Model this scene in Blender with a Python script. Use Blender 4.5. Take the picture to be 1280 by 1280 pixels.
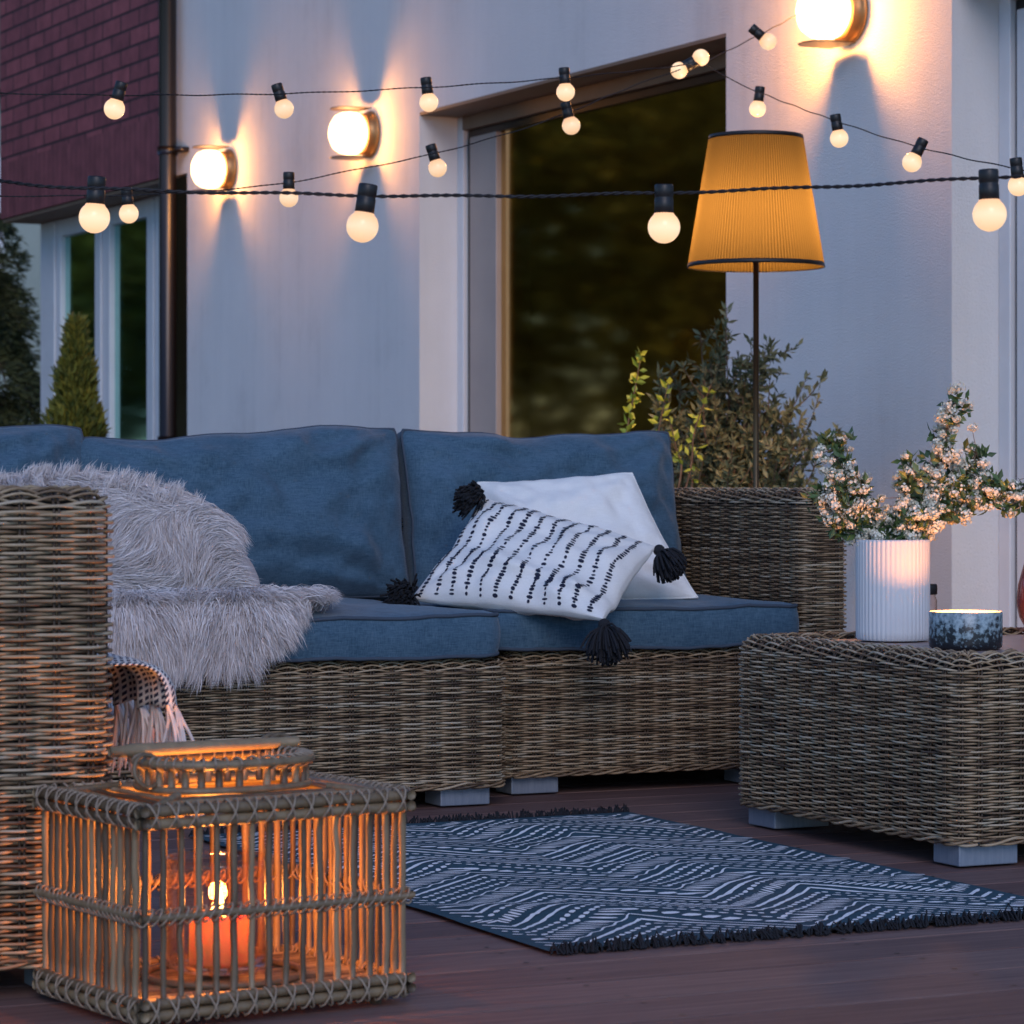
import bpy, math, random
import numpy as np
from mathutils import Vector, Matrix, noise
R = math.radians
rng = np.random.default_rng(7)
random.seed(7)
for o in list(bpy.data.objects): bpy.data.objects.remove(o)
sc = bpy.context.scene
COL = sc.collection

# ------------------------------------------------------------------ camera, sky, sun, exposure
YAW = R(25.3); F = 3700.0; CH = 0.65; HY = 610.0
FW = np.array([math.sin(YAW), math.cos(YAW), 0.0]); RT = np.array([math.cos(YAW), -math.sin(YAW), 0.0])
def at(px, py, Z):
    """a place Z metres ahead of the photographer, px/py read off the photograph"""
    p = FW*Z + RT*((px-640)/F*Z)
    return np.array([p[0], p[1], CH-(py-HY)*Z/F])
def ground(px, py):
    return at(px, py, CH*F/(py-HY))
cam = bpy.data.cameras.new('camera'); camo = bpy.data.objects.new('camera', cam); COL.objects.link(camo)
camo.location = (0, 0, CH); camo.rotation_euler = (R(90), 0, -YAW)
cam.sensor_width = 36; cam.lens = F/1280*36; cam.shift_y = -(640-HY)/1280
cam.clip_end = 2000; cam.clip_start = 0.05
cam.dof.use_dof = True; cam.dof.focus_distance = 5.3; cam.dof.aperture_fstop = 13
sc.camera = camo
world = bpy.data.worlds.new('World'); sc.world = world; world.use_nodes = True
wn = world.node_tree; bg = wn.nodes['Background']
sky = wn.nodes.new('ShaderNodeTexSky'); sky.sky_type = 'NISHITA'; sky.sun_disc = False
SUN_EL, SUN_AZ = 28.0, 200.0
sky.sun_elevation = R(SUN_EL); sky.sun_rotation = R(SUN_AZ)
sky.air_density = 1.0; sky.dust_density = 0.0; sky.ozone_density = 8.0
wn.links.new(sky.outputs[0], bg.inputs[0]); bg.inputs[1].default_value = 0.095
sun = bpy.data.lights.new('sun', 'SUN'); suno = bpy.data.objects.new('sun', sun); COL.objects.link(suno)
sun.energy = 0.55; sun.angle = R(26); sun.color = (1.0, .86, .82)
az = R(SUN_AZ); sd = Vector((math.sin(az)*math.cos(R(SUN_EL)), math.cos(az)*math.cos(R(SUN_EL)), math.sin(R(SUN_EL))))
suno.rotation_euler = sd.to_track_quat('Z', 'Y').to_euler()
sc.view_settings.view_transform = 'Standard'; sc.view_settings.look = 'None'
sc.view_settings.exposure = 0.9; sc.view_settings.gamma = 1.0; sc.view_settings.use_curve_mapping = False

# ------------------------------------------------------------------ helpers
class MB:
    def __init__(s): s.V = []; s.Fs = []; s.A = []; s.n = 0; s.M = []
    def add(s, V, F, a=0.0, mi=0):
        V = np.asarray(V, float).reshape(-1, 3); F = np.asarray(F, np.int64)
        s.V.append(V); s.Fs.append(F+s.n)
        s.A.append(np.full(len(V), a) if np.isscalar(a) else np.asarray(a, float))
        s.M.append(np.full(len(F), mi, np.int32)); s.n += len(V)
        return s
    def box(s, x0, x1, y0, y1, z0, z1, a=0.0, mi=0):
        V = [(x, y, z) for x in (x0, x1) for y in (y0, y1) for z in (z0, z1)]
        return s.add(V, [(0,1,3,2), (4,6,7,5), (0,4,5,1), (2,3,7,6), (0,2,6,4), (1,5,7,3)], a, mi)
    def tube(s, P, r, k=8, a=0.0, closed=False, mi=0, cap=True):
        P = np.asarray(P, float); n = len(P); r = np.broadcast_to(np.asarray(r, float), (n,))
        if closed: T = np.roll(P, -1, 0)-np.roll(P, 1, 0)
        else: T = np.gradient(P, axis=0)
        T /= np.linalg.norm(T, axis=1)[:, None]+1e-12
        up = np.array([0, 0, 1.0]) if abs(T[0][2]) < .9 else np.array([1.0, 0, 0])
        N = np.cross(up, T[0]); N /= np.linalg.norm(N)
        Ns = [N]
        for i in range(1, n):
            N = Ns[-1]-T[i]*np.dot(Ns[-1], T[i]); N /= np.linalg.norm(N)+1e-12; Ns.append(N)
        Ns = np.array(Ns); B = np.cross(T, Ns)
        al = np.linspace(0, 2*math.pi, k, endpoint=False)
        V = P[:, None]+r[:, None, None]*(np.cos(al)[None, :, None]*Ns[:, None]+np.sin(al)[None, :, None]*B[:, None])
        m = n if closed else n-1
        i = np.arange(m)[:, None]; j = np.arange(k)[None]; i2 = (i+1) % n; j2 = (j+1) % k
        Fq = np.stack([i*k+j, i2*k+j+0*i, i2*k+j2, i*k+j2], -1).reshape(-1, 4)
        base = s.n
        s.add(V.reshape(-1, 3), Fq, a, mi)
        if cap and not closed:
            s.Fs.append(np.array([[base+q for q in range(k)][::-1]])); s.M.append(np.array([mi], np.int32))
            s.Fs.append(np.array([[base+(n-1)*k+q for q in range(k)]])); s.M.append(np.array([mi], np.int32))
        return s
    def lathe(s, prof, k=48, c=(0, 0, 0), a=0.0, flute=None, mi=0):
        prof = np.asarray(prof, float); n = len(prof); al = np.linspace(0, 2*math.pi, k, endpoint=False)
        rad = prof[:, 0][:, None]*np.ones(k)[None]
        if flute is not None: rad = rad*(1+flute(al))[None]
        V = np.stack([rad*np.cos(al)+c[0], rad*np.sin(al)+c[1], np.repeat(prof[:, 1][:, None], k, 1)+c[2]], -1)
        i = np.arange(n-1)[:, None]; j = np.arange(k)[None]; j2 = (j+1) % k
        Fq = np.stack([i*k+j, i*k+j2, (i+1)*k+j2, (i+1)*k+j], -1).reshape(-1, 4)
        return s.add(V.reshape(-1, 3), Fq, a, mi)
    def sphere(s, c, r, nu=20, nv=12, a=0.0, mi=0, sc3=(1, 1, 1)):
        th = np.linspace(0.02, math.pi-.02, nv)
        V0 = s.n
        s.lathe([(r*math.sin(t), r*math.cos(t)) for t in th[::-1]], nu, (0, 0, 0), a, mi=mi)
        s.V[-1] = s.V[-1]*np.array(sc3)+np.asarray(c); return s
    def leaves(s, P, D, L, W, a=0.0, fold=.3, mi=0):
        """leaf-like folded kites at P pointing along D"""
        P = np.asarray(P, float); n = len(P); D = D/(np.linalg.norm(D, axis=1)[:, None]+1e-9)
        L = np.broadcast_to(L, (n,))[:, None]; W = np.broadcast_to(W, (n,))[:, None]
        Q = rng.normal(size=(n, 3)); S = np.cross(D, Q); S /= np.linalg.norm(S, axis=1)[:, None]+1e-9
        U = np.cross(S, D)
        V = np.stack([P, P+D*L*.45+S*W*.5+U*W*fold, P+D*L, P+D*L*.45-S*W*.5+U*W*fold], 1).reshape(-1, 3)
        b = np.arange(n)[:, None]*4
        F_ = np.concatenate([b+np.array([[0, 1, 2]]), b+np.array([[0, 2, 3]])], 0)
        aa = np.repeat(np.broadcast_to(a, (n,)), 4)
        return s.add(V, F_, aa, mi)
    def build(s, name, mats, parent=None, smooth=True, loc=None):
        V = np.concatenate(s.V); me = bpy.data.meshes.new(name)
        me.vertices.add(len(V)); me.vertices.foreach_set('co', V.astype(np.float32).ravel())
        li = np.concatenate([f.ravel() for f in s.Fs]).astype(np.int32)
        tot = np.concatenate([np.full(len(f), f.shape[1]) for f in s.Fs]).astype(np.int32)
        mi = np.concatenate(s.M)
        st = np.concatenate([[0], np.cumsum(tot)[:-1]]).astype(np.int32)
        me.loops.add(len(li)); me.loops.foreach_set('vertex_index', li)
        me.polygons.add(len(tot)); me.polygons.foreach_set('loop_start', st)
        try: me.polygons.foreach_set('loop_total', tot)
        except Exception: pass
        me.update(calc_edges=True)
        me.polygons.foreach_set('use_smooth', np.full(len(tot), smooth))
        me.polygons.foreach_set('material_index', mi)
        at_ = me.attributes.new('rnd', 'FLOAT', 'POINT'); at_.data.foreach_set('value', np.concatenate(s.A).astype(np.float32))
        for m in (mats if isinstance(mats, (list, tuple)) else [mats]): me.materials.append(m)
        me.validate()
        o = bpy.data.objects.new(name, me); COL.objects.link(o)
        if parent is not None: o.parent = parent
        if loc is not None: o.location = tuple(float(q) for q in loc)
        return o
def tag(o, label=None, cat=None, group=None, kind=None):
    if label: o['label'] = label
    if cat: o['category'] = cat
    if group: o['group'] = group
    if kind: o['kind'] = kind
    return o
def empty(name, loc=(0, 0, 0), rz=0.0, label=None, cat=None, group=None):
    o = bpy.data.objects.new(name, None); COL.objects.link(o)
    o.location = tuple(float(q) for q in loc); o.rotation_euler = (0, 0, rz); o.empty_display_size = .05
    return tag(o, label, cat, group)
def merge(o, mb, mat):
    """surface pattern joins the mesh of its part, as a second material"""
    tmp = mb.build('pattern', mat); me = o.data; b2 = tmp.data; import bmesh
    me.materials.append(mat); k = len(me.materials)-1
    b2.polygons.foreach_set('material_index', np.full(len(b2.polygons), k, np.int32))
    bm = bmesh.new(); bm.from_mesh(me); bm.from_mesh(b2); bm.to_mesh(me); bm.free()
    bpy.data.objects.remove(tmp)
def bevel(o, w, seg=3, ang=35):
    m = o.modifiers.new('bevel', 'BEVEL'); m.width = w; m.segments = seg; m.limit_method = 'ANGLE'; m.angle_limit = R(ang)
    return o
def plight(name, parent, loc, power, color, size=.02):
    l = bpy.data.lights.new(name, 'POINT'); l.energy = power; l.color = color; l.shadow_soft_size = size
    o = bpy.data.objects.new(name, l); COL.objects.link(o); o.parent = parent; o.location = tuple(float(q) for q in loc)
    return o
def smoothpath(P, n):
    P = np.asarray(P, float); m = len(P); t = np.linspace(0, m-1.0001, n); out = []
    for q in t:
        i = int(q); f = q-i
        p0, p1, p2, p3 = P[max(i-1, 0)], P[i], P[min(i+1, m-1)], P[min(i+2, m-1)]
        out.append(.5*((2*p1)+(-p0+p2)*f+(2*p0-5*p1+4*p2-p3)*f*f+(-p0+3*p1-3*p2+p3)*f**3))
    return np.array(out)

# ------------------------------------------------------------------ materials
def nd(nt, t, **k):
    n = nt.nodes.new(t)
    for a, b in k.items(): setattr(n, a, b)
    return n
def base_mat(name, col, rough=.6, **k):
    m = bpy.data.materials.new(name); m.use_nodes = True; p = m.node_tree.nodes['Principled BSDF']
    p.inputs['Base Color'].default_value = (*col, 1); p.inputs['Roughness'].default_value = rough
    for a, b in k.items(): p.inputs[a].default_value = b
    return m
def ramp(nt, src, stops, interp='LINEAR'):
    r = nd(nt, 'ShaderNodeValToRGB'); e = r.color_ramp; e.interpolation = interp
    while len(e.elements) < len(stops): e.elements.new(.5)
    for q, (p, c) in zip(e.elements, stops): q.position = p; q.color = (*c, 1)
    nt.links.new(src, r.inputs[0]); return r.outputs[0]
def coords(nt, scale=(1, 1, 1), kind='Object'):
    tc = nd(nt, 'ShaderNodeTexCoord'); mp = nd(nt, 'ShaderNodeMapping'); mp.inputs['Scale'].default_value = scale
    nt.links.new(tc.outputs[kind], mp.inputs[0]); return mp.outputs[0]
def noise_n(nt, vec, scale, detail=4, rough=.6):
    n = nd(nt, 'ShaderNodeTexNoise'); n.inputs['Scale'].default_value = scale; n.inputs['Detail'].default_value = detail
    n.inputs['Roughness'].default_value = rough; nt.links.new(vec, n.inputs['Vector']); return n.outputs['Fac']
def bump(nt, src, dist, strength=1.0):
    b = nd(nt, 'ShaderNodeBump'); b.inputs['Distance'].default_value = dist; b.inputs['Strength'].default_value = strength
    nt.links.new(src, b.inputs['Height']); nt.links.new(b.outputs[0], nt.nodes['Principled BSDF'].inputs['Normal']); return b
def mathn(nt, op, a, b=None):
    n = nd(nt, 'ShaderNodeMath', operation=op)
    for i, q in enumerate((a, b)):
        if q is None: continue
        if isinstance(q, (int, float)): n.inputs[i].default_value = q
        else: nt.links.new(q, n.inputs[i])
    return n.outputs[0]
def setcol(nt, out, sock='Base Color'): nt.links.new(out, nt.nodes['Principled BSDF'].inputs[sock])
def noisy(name, c0, c1, scale=20, rough=.7, stretch=(1, 1, 1), bscale=None, bdist=.001, rnd=0.0, **k):
    m = base_mat(name, c0, rough, **k); nt = m.node_tree; v = coords(nt, stretch)
    f = noise_n(nt, v, scale)
    if rnd:
        a = nd(nt, 'ShaderNodeAttribute', attribute_name='rnd')
        f = mathn(nt, 'ADD', mathn(nt, 'MULTIPLY', f, 1-rnd), mathn(nt, 'MULTIPLY', a.outputs['Fac'], rnd))
    setcol(nt, ramp(nt, f, [(.3, c0), (.7, c1)]))
    if bscale: bump(nt, noise_n(nt, v, bscale), bdist)
    return m
def emit(name, col, s):
    m = bpy.data.materials.new(name); m.use_nodes = True; nt = m.node_tree; nt.nodes.clear()
    e = nd(nt, 'ShaderNodeEmission'); e.inputs[0].default_value = (*col, 1); e.inputs[1].default_value = s
    o = nd(nt, 'ShaderNodeOutputMaterial'); nt.links.new(e.outputs[0], o.inputs[0]); return m
def wicker_mat(name, tone=1.0):
    m = base_mat(name, (.2, .15, .1), .5); nt = m.node_tree
    a = nd(nt, 'ShaderNodeAttribute', attribute_name='rnd')
    v = coords(nt, (1, 1, 1))
    f1 = noise_n(nt, coords(nt, (14, 14, 90)), 1.0, 3)
    f = mathn(nt, 'ADD', mathn(nt, 'MULTIPLY', f1, .75), mathn(nt, 'MULTIPLY', a.outputs['Fac'], .3))
    c = lambda *q: tuple(x*tone for x in q)
    setcol(nt, ramp(nt, f, [(.3, c(.07, .043, .026)), (.46, c(.25, .165, .095)), (.58, c(.40, .285, .17)), (.72, c(.46, .38, .275))]))
    bump(nt, noise_n(nt, v, 600, 2), .0004, .6)
    return m
def fabric(name, c0, c1, thread=900, rough=.9, sheen=.15, bd=.0006):
    m = base_mat(name, c0, rough); nt = m.node_tree; p = nt.nodes['Principled BSDF']; p.inputs['Sheen Weight'].default_value = sheen
    n1 = noise_n(nt, coords(nt, (1, 1, .12)), thread, 2, .7); n2 = noise_n(nt, coords(nt, (.12, .12, 1)), thread, 2, .7)
    big = noise_n(nt, coords(nt), 12, 3)
    f = mathn(nt, 'MULTIPLY', mathn(nt, 'ADD', n1, n2), .5)
    f2 = mathn(nt, 'ADD', mathn(nt, 'MULTIPLY', f, .8), mathn(nt, 'MULTIPLY', big, .2))
    setcol(nt, ramp(nt, f2, [(.38, c0), (.62, c1)]))
    bump(nt, f, bd, .8)
    return m
M = {}
M['wicker'] = wicker_mat('wicker strands'); M['core'] = base_mat('wicker frame dark', (.012, .009, .008), .9)
M['alu'] = noisy('brushed aluminium feet', (.20, .24, .31), (.27, .31, .38), 200, .45, (1, 1, .1), Metallic=.35)
M['blue'] = fabric('blue grey melange fabric', (.024, .070, .116), (.078, .148, .215), 420)
M['piping'] = base_mat('blue piping', (.05, .07, .1), .85)
M['white_cloth'] = fabric('white cotton', (.80, .775, .74), (.88, .855, .82), 500)
M['yarn'] = base_mat('black yarn', (.012, .013, .018), .95)
M['black'] = base_mat('black plastic', (.015, .013, .013), .45)
M['darkmetal'] = base_mat('dark metal', (.03, .022, .018), .35, Metallic=.6)
M['pipe'] = base_mat('dark brown pipe', (.010, .007, .006), .32)
M['white_paint'] = noisy('white frame paint', (.66, .67, .69), (.72, .73, .75), 6, .4)
m = base_mat('warm frosted bulb', (.5, .34, .2), .25, **{'Emission Strength': .5}); nt = m.node_tree
oi = nd(nt, 'ShaderNodeObjectInfo'); sp = nd(nt, 'ShaderNodeSeparateXYZ'); tcb = nd(nt, 'ShaderNodeTexCoord'); nt.links.new(tcb.outputs['Object'], sp.inputs[0])
setcol(nt, ramp(nt, mathn(nt, 'MULTIPLY', mathn(nt, 'ADD', sp.outputs['Z'], .023), 22), [(0, (1, .60, .33)), (.45, (1, .70, .46)), (.8, (1, .56, .28)), (1, (.9, .42, .18))]), 'Emission Color')
nt.links.new(mathn(nt, 'ADD', mathn(nt, 'MULTIPLY', oi.outputs['Random'], .12), .47), nt.nodes['Principled BSDF'].inputs['Emission Strength']); M['bulb'] = m
M['flame'] = emit('candle flame', (1.0, .55, .16), 14.0)
M['cable'] = base_mat('twisted black cable', (.012, .01, .012), .6)
M['cane'] = noisy('split cane', (.09, .06, .035), (.29, .21, .12), 60, .5, (1, 1, .25), 500, .0003, rnd=.5)
M['raffia'] = noisy('raffia lashing', (.22, .16, .11), (.36, .28, .21), 200, .7)
M['leaf_olive'] = noisy('olive leaves', (.08, .095, .04), (.22, .22, .11), 9, .6, rnd=.5)
M['leaf_lime'] = noisy('lime leaves', (.3, .36, .03), (.48, .5, .06), 20, .5, rnd=.5)
M['leaf_dark'] = noisy('spirea leaves', (.04, .075, .025), (.10, .16, .05), 30, .45, rnd=.5)
M['leaf_tree'] = noisy('tree leaves', (.10, .10, .012), (.30, .26, .03), 1.2, .6, rnd=.5)
M['thuja'] = noisy('thuja sprays', (.05, .07, .008), (.19, .18, .02), 12, .7, rnd=.5)
M['needle'] = noisy('conifer fronds', (.02, .035, .015), (.12, .12, .035), 3, .7, rnd=.4)
M['bark'] = noisy('bark', (.05, .035, .025), (.13, .09, .06), 30, .9, (1, 1, .3), 60, .003)
M['stem'] = noisy('thin stems', (.10, .06, .035), (.2, .13, .08), 40, .8)
M['blossom'] = noisy('white blossom', (.66, .62, .48), (.84, .80, .68), 60, .8, rnd=.4)
M['vase'] = base_mat('white ribbed ceramic', (.66, .66, .67), .35)
M['terracotta'] = noisy('dark planter', (.06, .06, .06), (.1, .1, .1), 10, .7)
M['grass'] = noisy('lawn', (.03, .05, .015), (.06, .09, .03), 3, .95, bscale=60, bdist=.02)
for q in ('leaf_olive', 'leaf_lime', 'leaf_dark', 'thuja', 'blossom', 'leaf_tree'):
    M[q].node_tree.nodes['Principled BSDF'].inputs['Subsurface Weight'].default_value = 0.0

# stucco
m = base_mat('white render', (.74, .73, .74), .92); nt = m.node_tree; v = coords(nt)
wf = mathn(nt, 'ADD', mathn(nt, 'MULTIPLY', noise_n(nt, v, 1.6, 7, .65), .6), mathn(nt, 'MULTIPLY', noise_n(nt, coords(nt, (7, 7, .35)), 1.0, 6, .7), .4))
setcol(nt, ramp(nt, wf, [(.32, (.62, .615, .61)), (.46, (.73, .725, .72)), (.68, (.80, .785, .775))]))
bump(nt, noise_n(nt, v, 150, 4, .7), .006, .8); M['stucco'] = m
# brick: on the facade (local y along the wall, z up)
m = base_mat('red brick', (.2, .06, .06), .8); nt = m.node_tree
tc = nd(nt, 'ShaderNodeTexCoord'); sp = nd(nt, 'ShaderNodeSeparateXYZ'); cb = nd(nt, 'ShaderNodeCombineXYZ')
nt.links.new(tc.outputs['Object'], sp.inputs[0]); nt.links.new(sp.outputs['Y'], cb.inputs['X']); nt.links.new(sp.outputs['Z'], cb.inputs['Y'])
def brick(vec, w, h, off, mort):
    b = nd(nt, 'ShaderNodeTexBrick'); b.offset = off; nt.links.new(vec, b.inputs['Vector'])
    b.inputs['Color1'].default_value = (.40, .105, .115, 1); b.inputs['Color2'].default_value = (.27, .072, .082, 1)
    b.inputs['Mortar'].default_value = (.07, .028, .032, 1); b.inputs['Scale'].default_value = 1
    b.inputs['Brick Width'].default_value = w; b.inputs['Row Height'].default_value = h
    b.inputs['Mortar Size'].default_value = mort; b.inputs['Mortar Smooth'].default_value = .2; return b
b1 = brick(cb.outputs[0], .27, .09, .5, .008); b2 = brick(cb.outputs[0], .075, 5.0, 0, .005)
b2.inputs['Color1'].default_value = (.29, .08, .088, 1); b2.inputs['Color2'].default_value = (.26, .07, .078, 1)
b2.inputs['Mortar'].default_value = (.16, .045, .05, 1)
mx = nd(nt, 'ShaderNodeMix', data_type='RGBA'); th = mathn(nt, 'LESS_THAN', sp.outputs['Z'], 2.49)
nt.links.new(th, mx.inputs['Factor']); nt.links.new(b1.outputs['Color'], mx.inputs['A']); nt.links.new(b2.outputs['Color'], mx.inputs['B'])
mul = nd(nt, 'ShaderNodeMix', data_type='RGBA', blend_type='MULTIPLY'); mul.inputs['Factor'].default_value = .9
nt.links.new(mx.outputs['Result'], mul.inputs['A']); nt.links.new(ramp(nt, noise_n(nt, tc.outputs['Object'], 9, 6), [(.3, (.55, .55, .55)), (.7, (1, 1, 1))]), mul.inputs['B'])
setcol(nt, mul.outputs['Result'])
bb = nd(nt, 'ShaderNodeBump'); bb.inputs['Distance'].default_value = .006; bb.invert = True
nt.links.new(mathn(nt, 'MULTIPLY', b1.outputs['Fac'], mathn(nt, 'SUBTRACT', 1.0, th)), bb.inputs['Height']); nt.links.new(bb.outputs[0], nt.nodes['Principled BSDF'].inputs['Normal'])
M['brick'] = m
M['soffit'] = noisy('soffit boards', (.20, .13, .085), (.25, .165, .11), 4, .7)
M['room'] = noisy('brown room wall', (.30, .14, .06), (.42, .22, .10), 1.5, .8)
M['curtain'] = fabric('pale curtain', (.55, .47, .43), (.62, .54, .5), 300)
# window glass: reflective, see-through
def glass(name, tint, refl_ior=1.5, rough=.01, coat=(1, 1, 1)):
    m = bpy.data.materials.new(name); m.use_nodes = True; nt = m.node_tree; nt.nodes.clear()
    lw = nd(nt, 'ShaderNodeLayerWeight'); lw.inputs[0].default_value = .5
    fac = mathn(nt, 'ADD', mathn(nt, 'MULTIPLY', mathn(nt, 'POWER', lw.outputs['Facing'], 2.5), refl_ior), .03)
    g = nd(nt, 'ShaderNodeBsdfGlossy'); g.inputs['Color'].default_value = (*coat, 1); g.inputs['Roughness'].default_value = rough
    t = nd(nt, 'ShaderNodeBsdfTransparent'); t.inputs[0].default_value = (*tint, 1)
    mxs = nd(nt, 'ShaderNodeMixShader'); o = nd(nt, 'ShaderNodeOutputMaterial')
    nt.links.new(fac, mxs.inputs[0]); nt.links.new(t.outputs[0], mxs.inputs[1]); nt.links.new(g.outputs[0], mxs.inputs[2])
    nt.links.new(mxs.outputs[0], o.inputs[0]); return m
M['glass'] = glass('door glass', (.8, .68, .5), 2.3, .055, (1, .74, .36)); M['glass_teal'] = glass('window glass', (.25, .4, .4), 1.6, .07, (.6, 1, .95))
M['jar'] = glass('clear jar glass', (.97, .88, .84), .9); M['pinkglass'] = glass('pink glass', (.85, .55, .5), .7)
# lamp glass (lets the filament light out, glows itself)
m = bpy.data.materials.new('opal lamp glass'); m.use_nodes = True; nt = m.node_tree; nt.nodes.clear()
e = nd(nt, 'ShaderNodeEmission'); e.inputs[0].default_value = (1, .60, .26, 1); e.inputs[1].default_value = 7
t = nd(nt, 'ShaderNodeBsdfTransparent'); mxs = nd(nt, 'ShaderNodeMixShader'); mxs.inputs[0].default_value = .35; o = nd(nt, 'ShaderNodeOutputMaterial')
nt.links.new(t.outputs[0], mxs.inputs[1]); nt.links.new(e.outputs[0], mxs.inputs[2]); nt.links.new(mxs.outputs[0], o.inputs[0]); M['opal'] = m
# translucent shade
def transl(name, col, fac, streak=0):
    m = bpy.data.materials.new(name); m.use_nodes = True; nt = m.node_tree; nt.nodes.clear()
    d = nd(nt, 'ShaderNodeBsdfDiffuse'); t = nd(nt, 'ShaderNodeBsdfTranslucent'); mxs = nd(nt, 'ShaderNodeMixShader'); o = nd(nt, 'ShaderNodeOutputMaterial')
    d.inputs[0].default_value = (*col, 1); t.inputs[0].default_value = (*col, 1); mxs.inputs[0].default_value = fac
    if streak:
        a = nd(nt, 'ShaderNodeAttribute', attribute_name='rnd')
        c = ramp(nt, a.outputs['Fac'], [(0, tuple(x*.35 for x in col)), (1, tuple(min(1, x*1.1) for x in col))])
        nt.links.new(c, t.inputs[0]); nt.links.new(c, d.inputs[0])
    nt.links.new(d.outputs[0], mxs.inputs[1]); nt.links.new(t.outputs[0], mxs.inputs[2])
    nt.links.new(mxs.outputs[0], o.inputs[0]); return m
M['shade'] = transl('pleated linen shade', (.145, .104, .036), .48, 1)
M['wax'] = base_mat('red candle wax', (.72, .34, .22), .5, **{'Subsurface Weight': 1.0, 'Subsurface Radius': (1.0, .3, .12), 'Subsurface Scale': .010})
# deck
m = base_mat('composite deck boards', (.1, .06, .05), .66); nt = m.node_tree
a = nd(nt, 'ShaderNodeAttribute', attribute_name='rnd')
f = mathn(nt, 'ADD', mathn(nt, 'MULTIPLY', noise_n(nt, coords(nt, (1.2, 26, 1)), 3.0, 7, .7), .8), mathn(nt, 'MULTIPLY', a.outputs['Fac'], .22))
setcol(nt, ramp(nt, f, [(.3, (.085, .043, .040)), (.5, (.15, .083, .074)), (.62, (.20, .12, .105)), (.8, (.27, .175, .155))]))
bump(nt, noise_n(nt, coords(nt, (2, 60, 1)), 6, 5), .0012, .7); M['deck'] = m

# ------------------------------------------------------------------ ground and deck
g = MB().add([(-300, -300, -.16), (300, -300, -.16), (300, 400, -.16), (-300, 400, -.16)], [(0, 1, 2, 3)]).build('lawn', M['grass'], smooth=False)
tag(g, kind='structure')
d = MB(); pitch = .145
for i in range(-18, 130):
    y0 = i*pitch
    xs = [-5+rng.uniform(0, .3)]; x = -5+rng.uniform(1, 4)
    while x < 5.6: xs.append(x); x += rng.uniform(3, 4.2)
    xs.append(5.7)
    for q in range(len(xs)-1): d.box(xs[q]+.001, xs[q+1]-.001, y0+.0042, y0+pitch-.0042, -.024, 0, rng.uniform())
scw = np.array([(math.cos(a_)*.0042, math.sin(a_)*.0042, .0006) for a_ in np.linspace(0, 2*math.pi, 9)[:-1]])
for i in range(4, 50):
    for xj in np.arange(-.25, 4.6, .5):
        for yo in (.028, .117): d.add(scw+np.array([xj+rng.normal()*.004, i*pitch+yo+rng.normal()*.003, 0]), [tuple(range(8))], 0, 1)
dk = d.build('deck', [M['deck'], M['black']], smooth=False); bevel(dk, .0010, 1); tag(dk, kind='structure')
djm = MB().box(-5, 5.7, -2.7, 18.9, -.15, -.03)
for i in range(-18, 129): djm.box(-4.6, 5.65, (i+1)*pitch-.0040, (i+1)*pitch+.0040, -.022, -.0045)  # near-black strips added between boards, standing in for shade in the gaps
dj = djm.build('deck_base_gap_shade', M['core'], smooth=False); tag(dj, kind='structure')

# ------------------------------------------------------------------ house
HA = R(2.2); CT, ST = math.cos(HA), math.sin(HA)
house = empty('house', (0, 0, 0), HA, 'pale rendered house with red brick upper bay and large glass doors', 'house')
def hw(u, v, z): return np.array([u*CT-v*ST, u*ST+v*CT, z])   # house to world
UW = 5.2; DT = 2.17; TK = .34
w = MB()
w.box(UW, UW+TK, 2.0, 13.62, DT, 6.0)
w.box(UW, UW+TK, 7.17, 8.44, -.15, DT-.0002)
w.box(UW, UW+TK, 10.80, 13.38, -.15, DT-.0002)
w.box(UW, UW+TK, 2.0, 4.4, -.15, DT-.0002)
w.build('wall', M['stucco'], house, smooth=False)
MB().box(UW+TK+.002, 9.5, 2.0, 2.3, -.15, 6).box(9.2, 9.5, 2.303, 16.3, -.15, 6).box(UW+.3, 9.197, 16.0, 16.3, -.15, 6).build('rear_wall', M['stucco'], house, smooth=False)
MB().box(UW, 5.54, 13.623, 16.3, 2.18, 6.0).build('brick_facade', M['brick'], house, smooth=False)
MB().box(UW+.012, 5.5, 13.63, 16.29, 2.16, 2.178).build('soffit', M['soffit'], house, smooth=False)
MB().box(4.7, 9.9, 1.6, 16.7, 6.003, 6.2).build('roof', M['darkmetal'], house, smooth=False)
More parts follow.
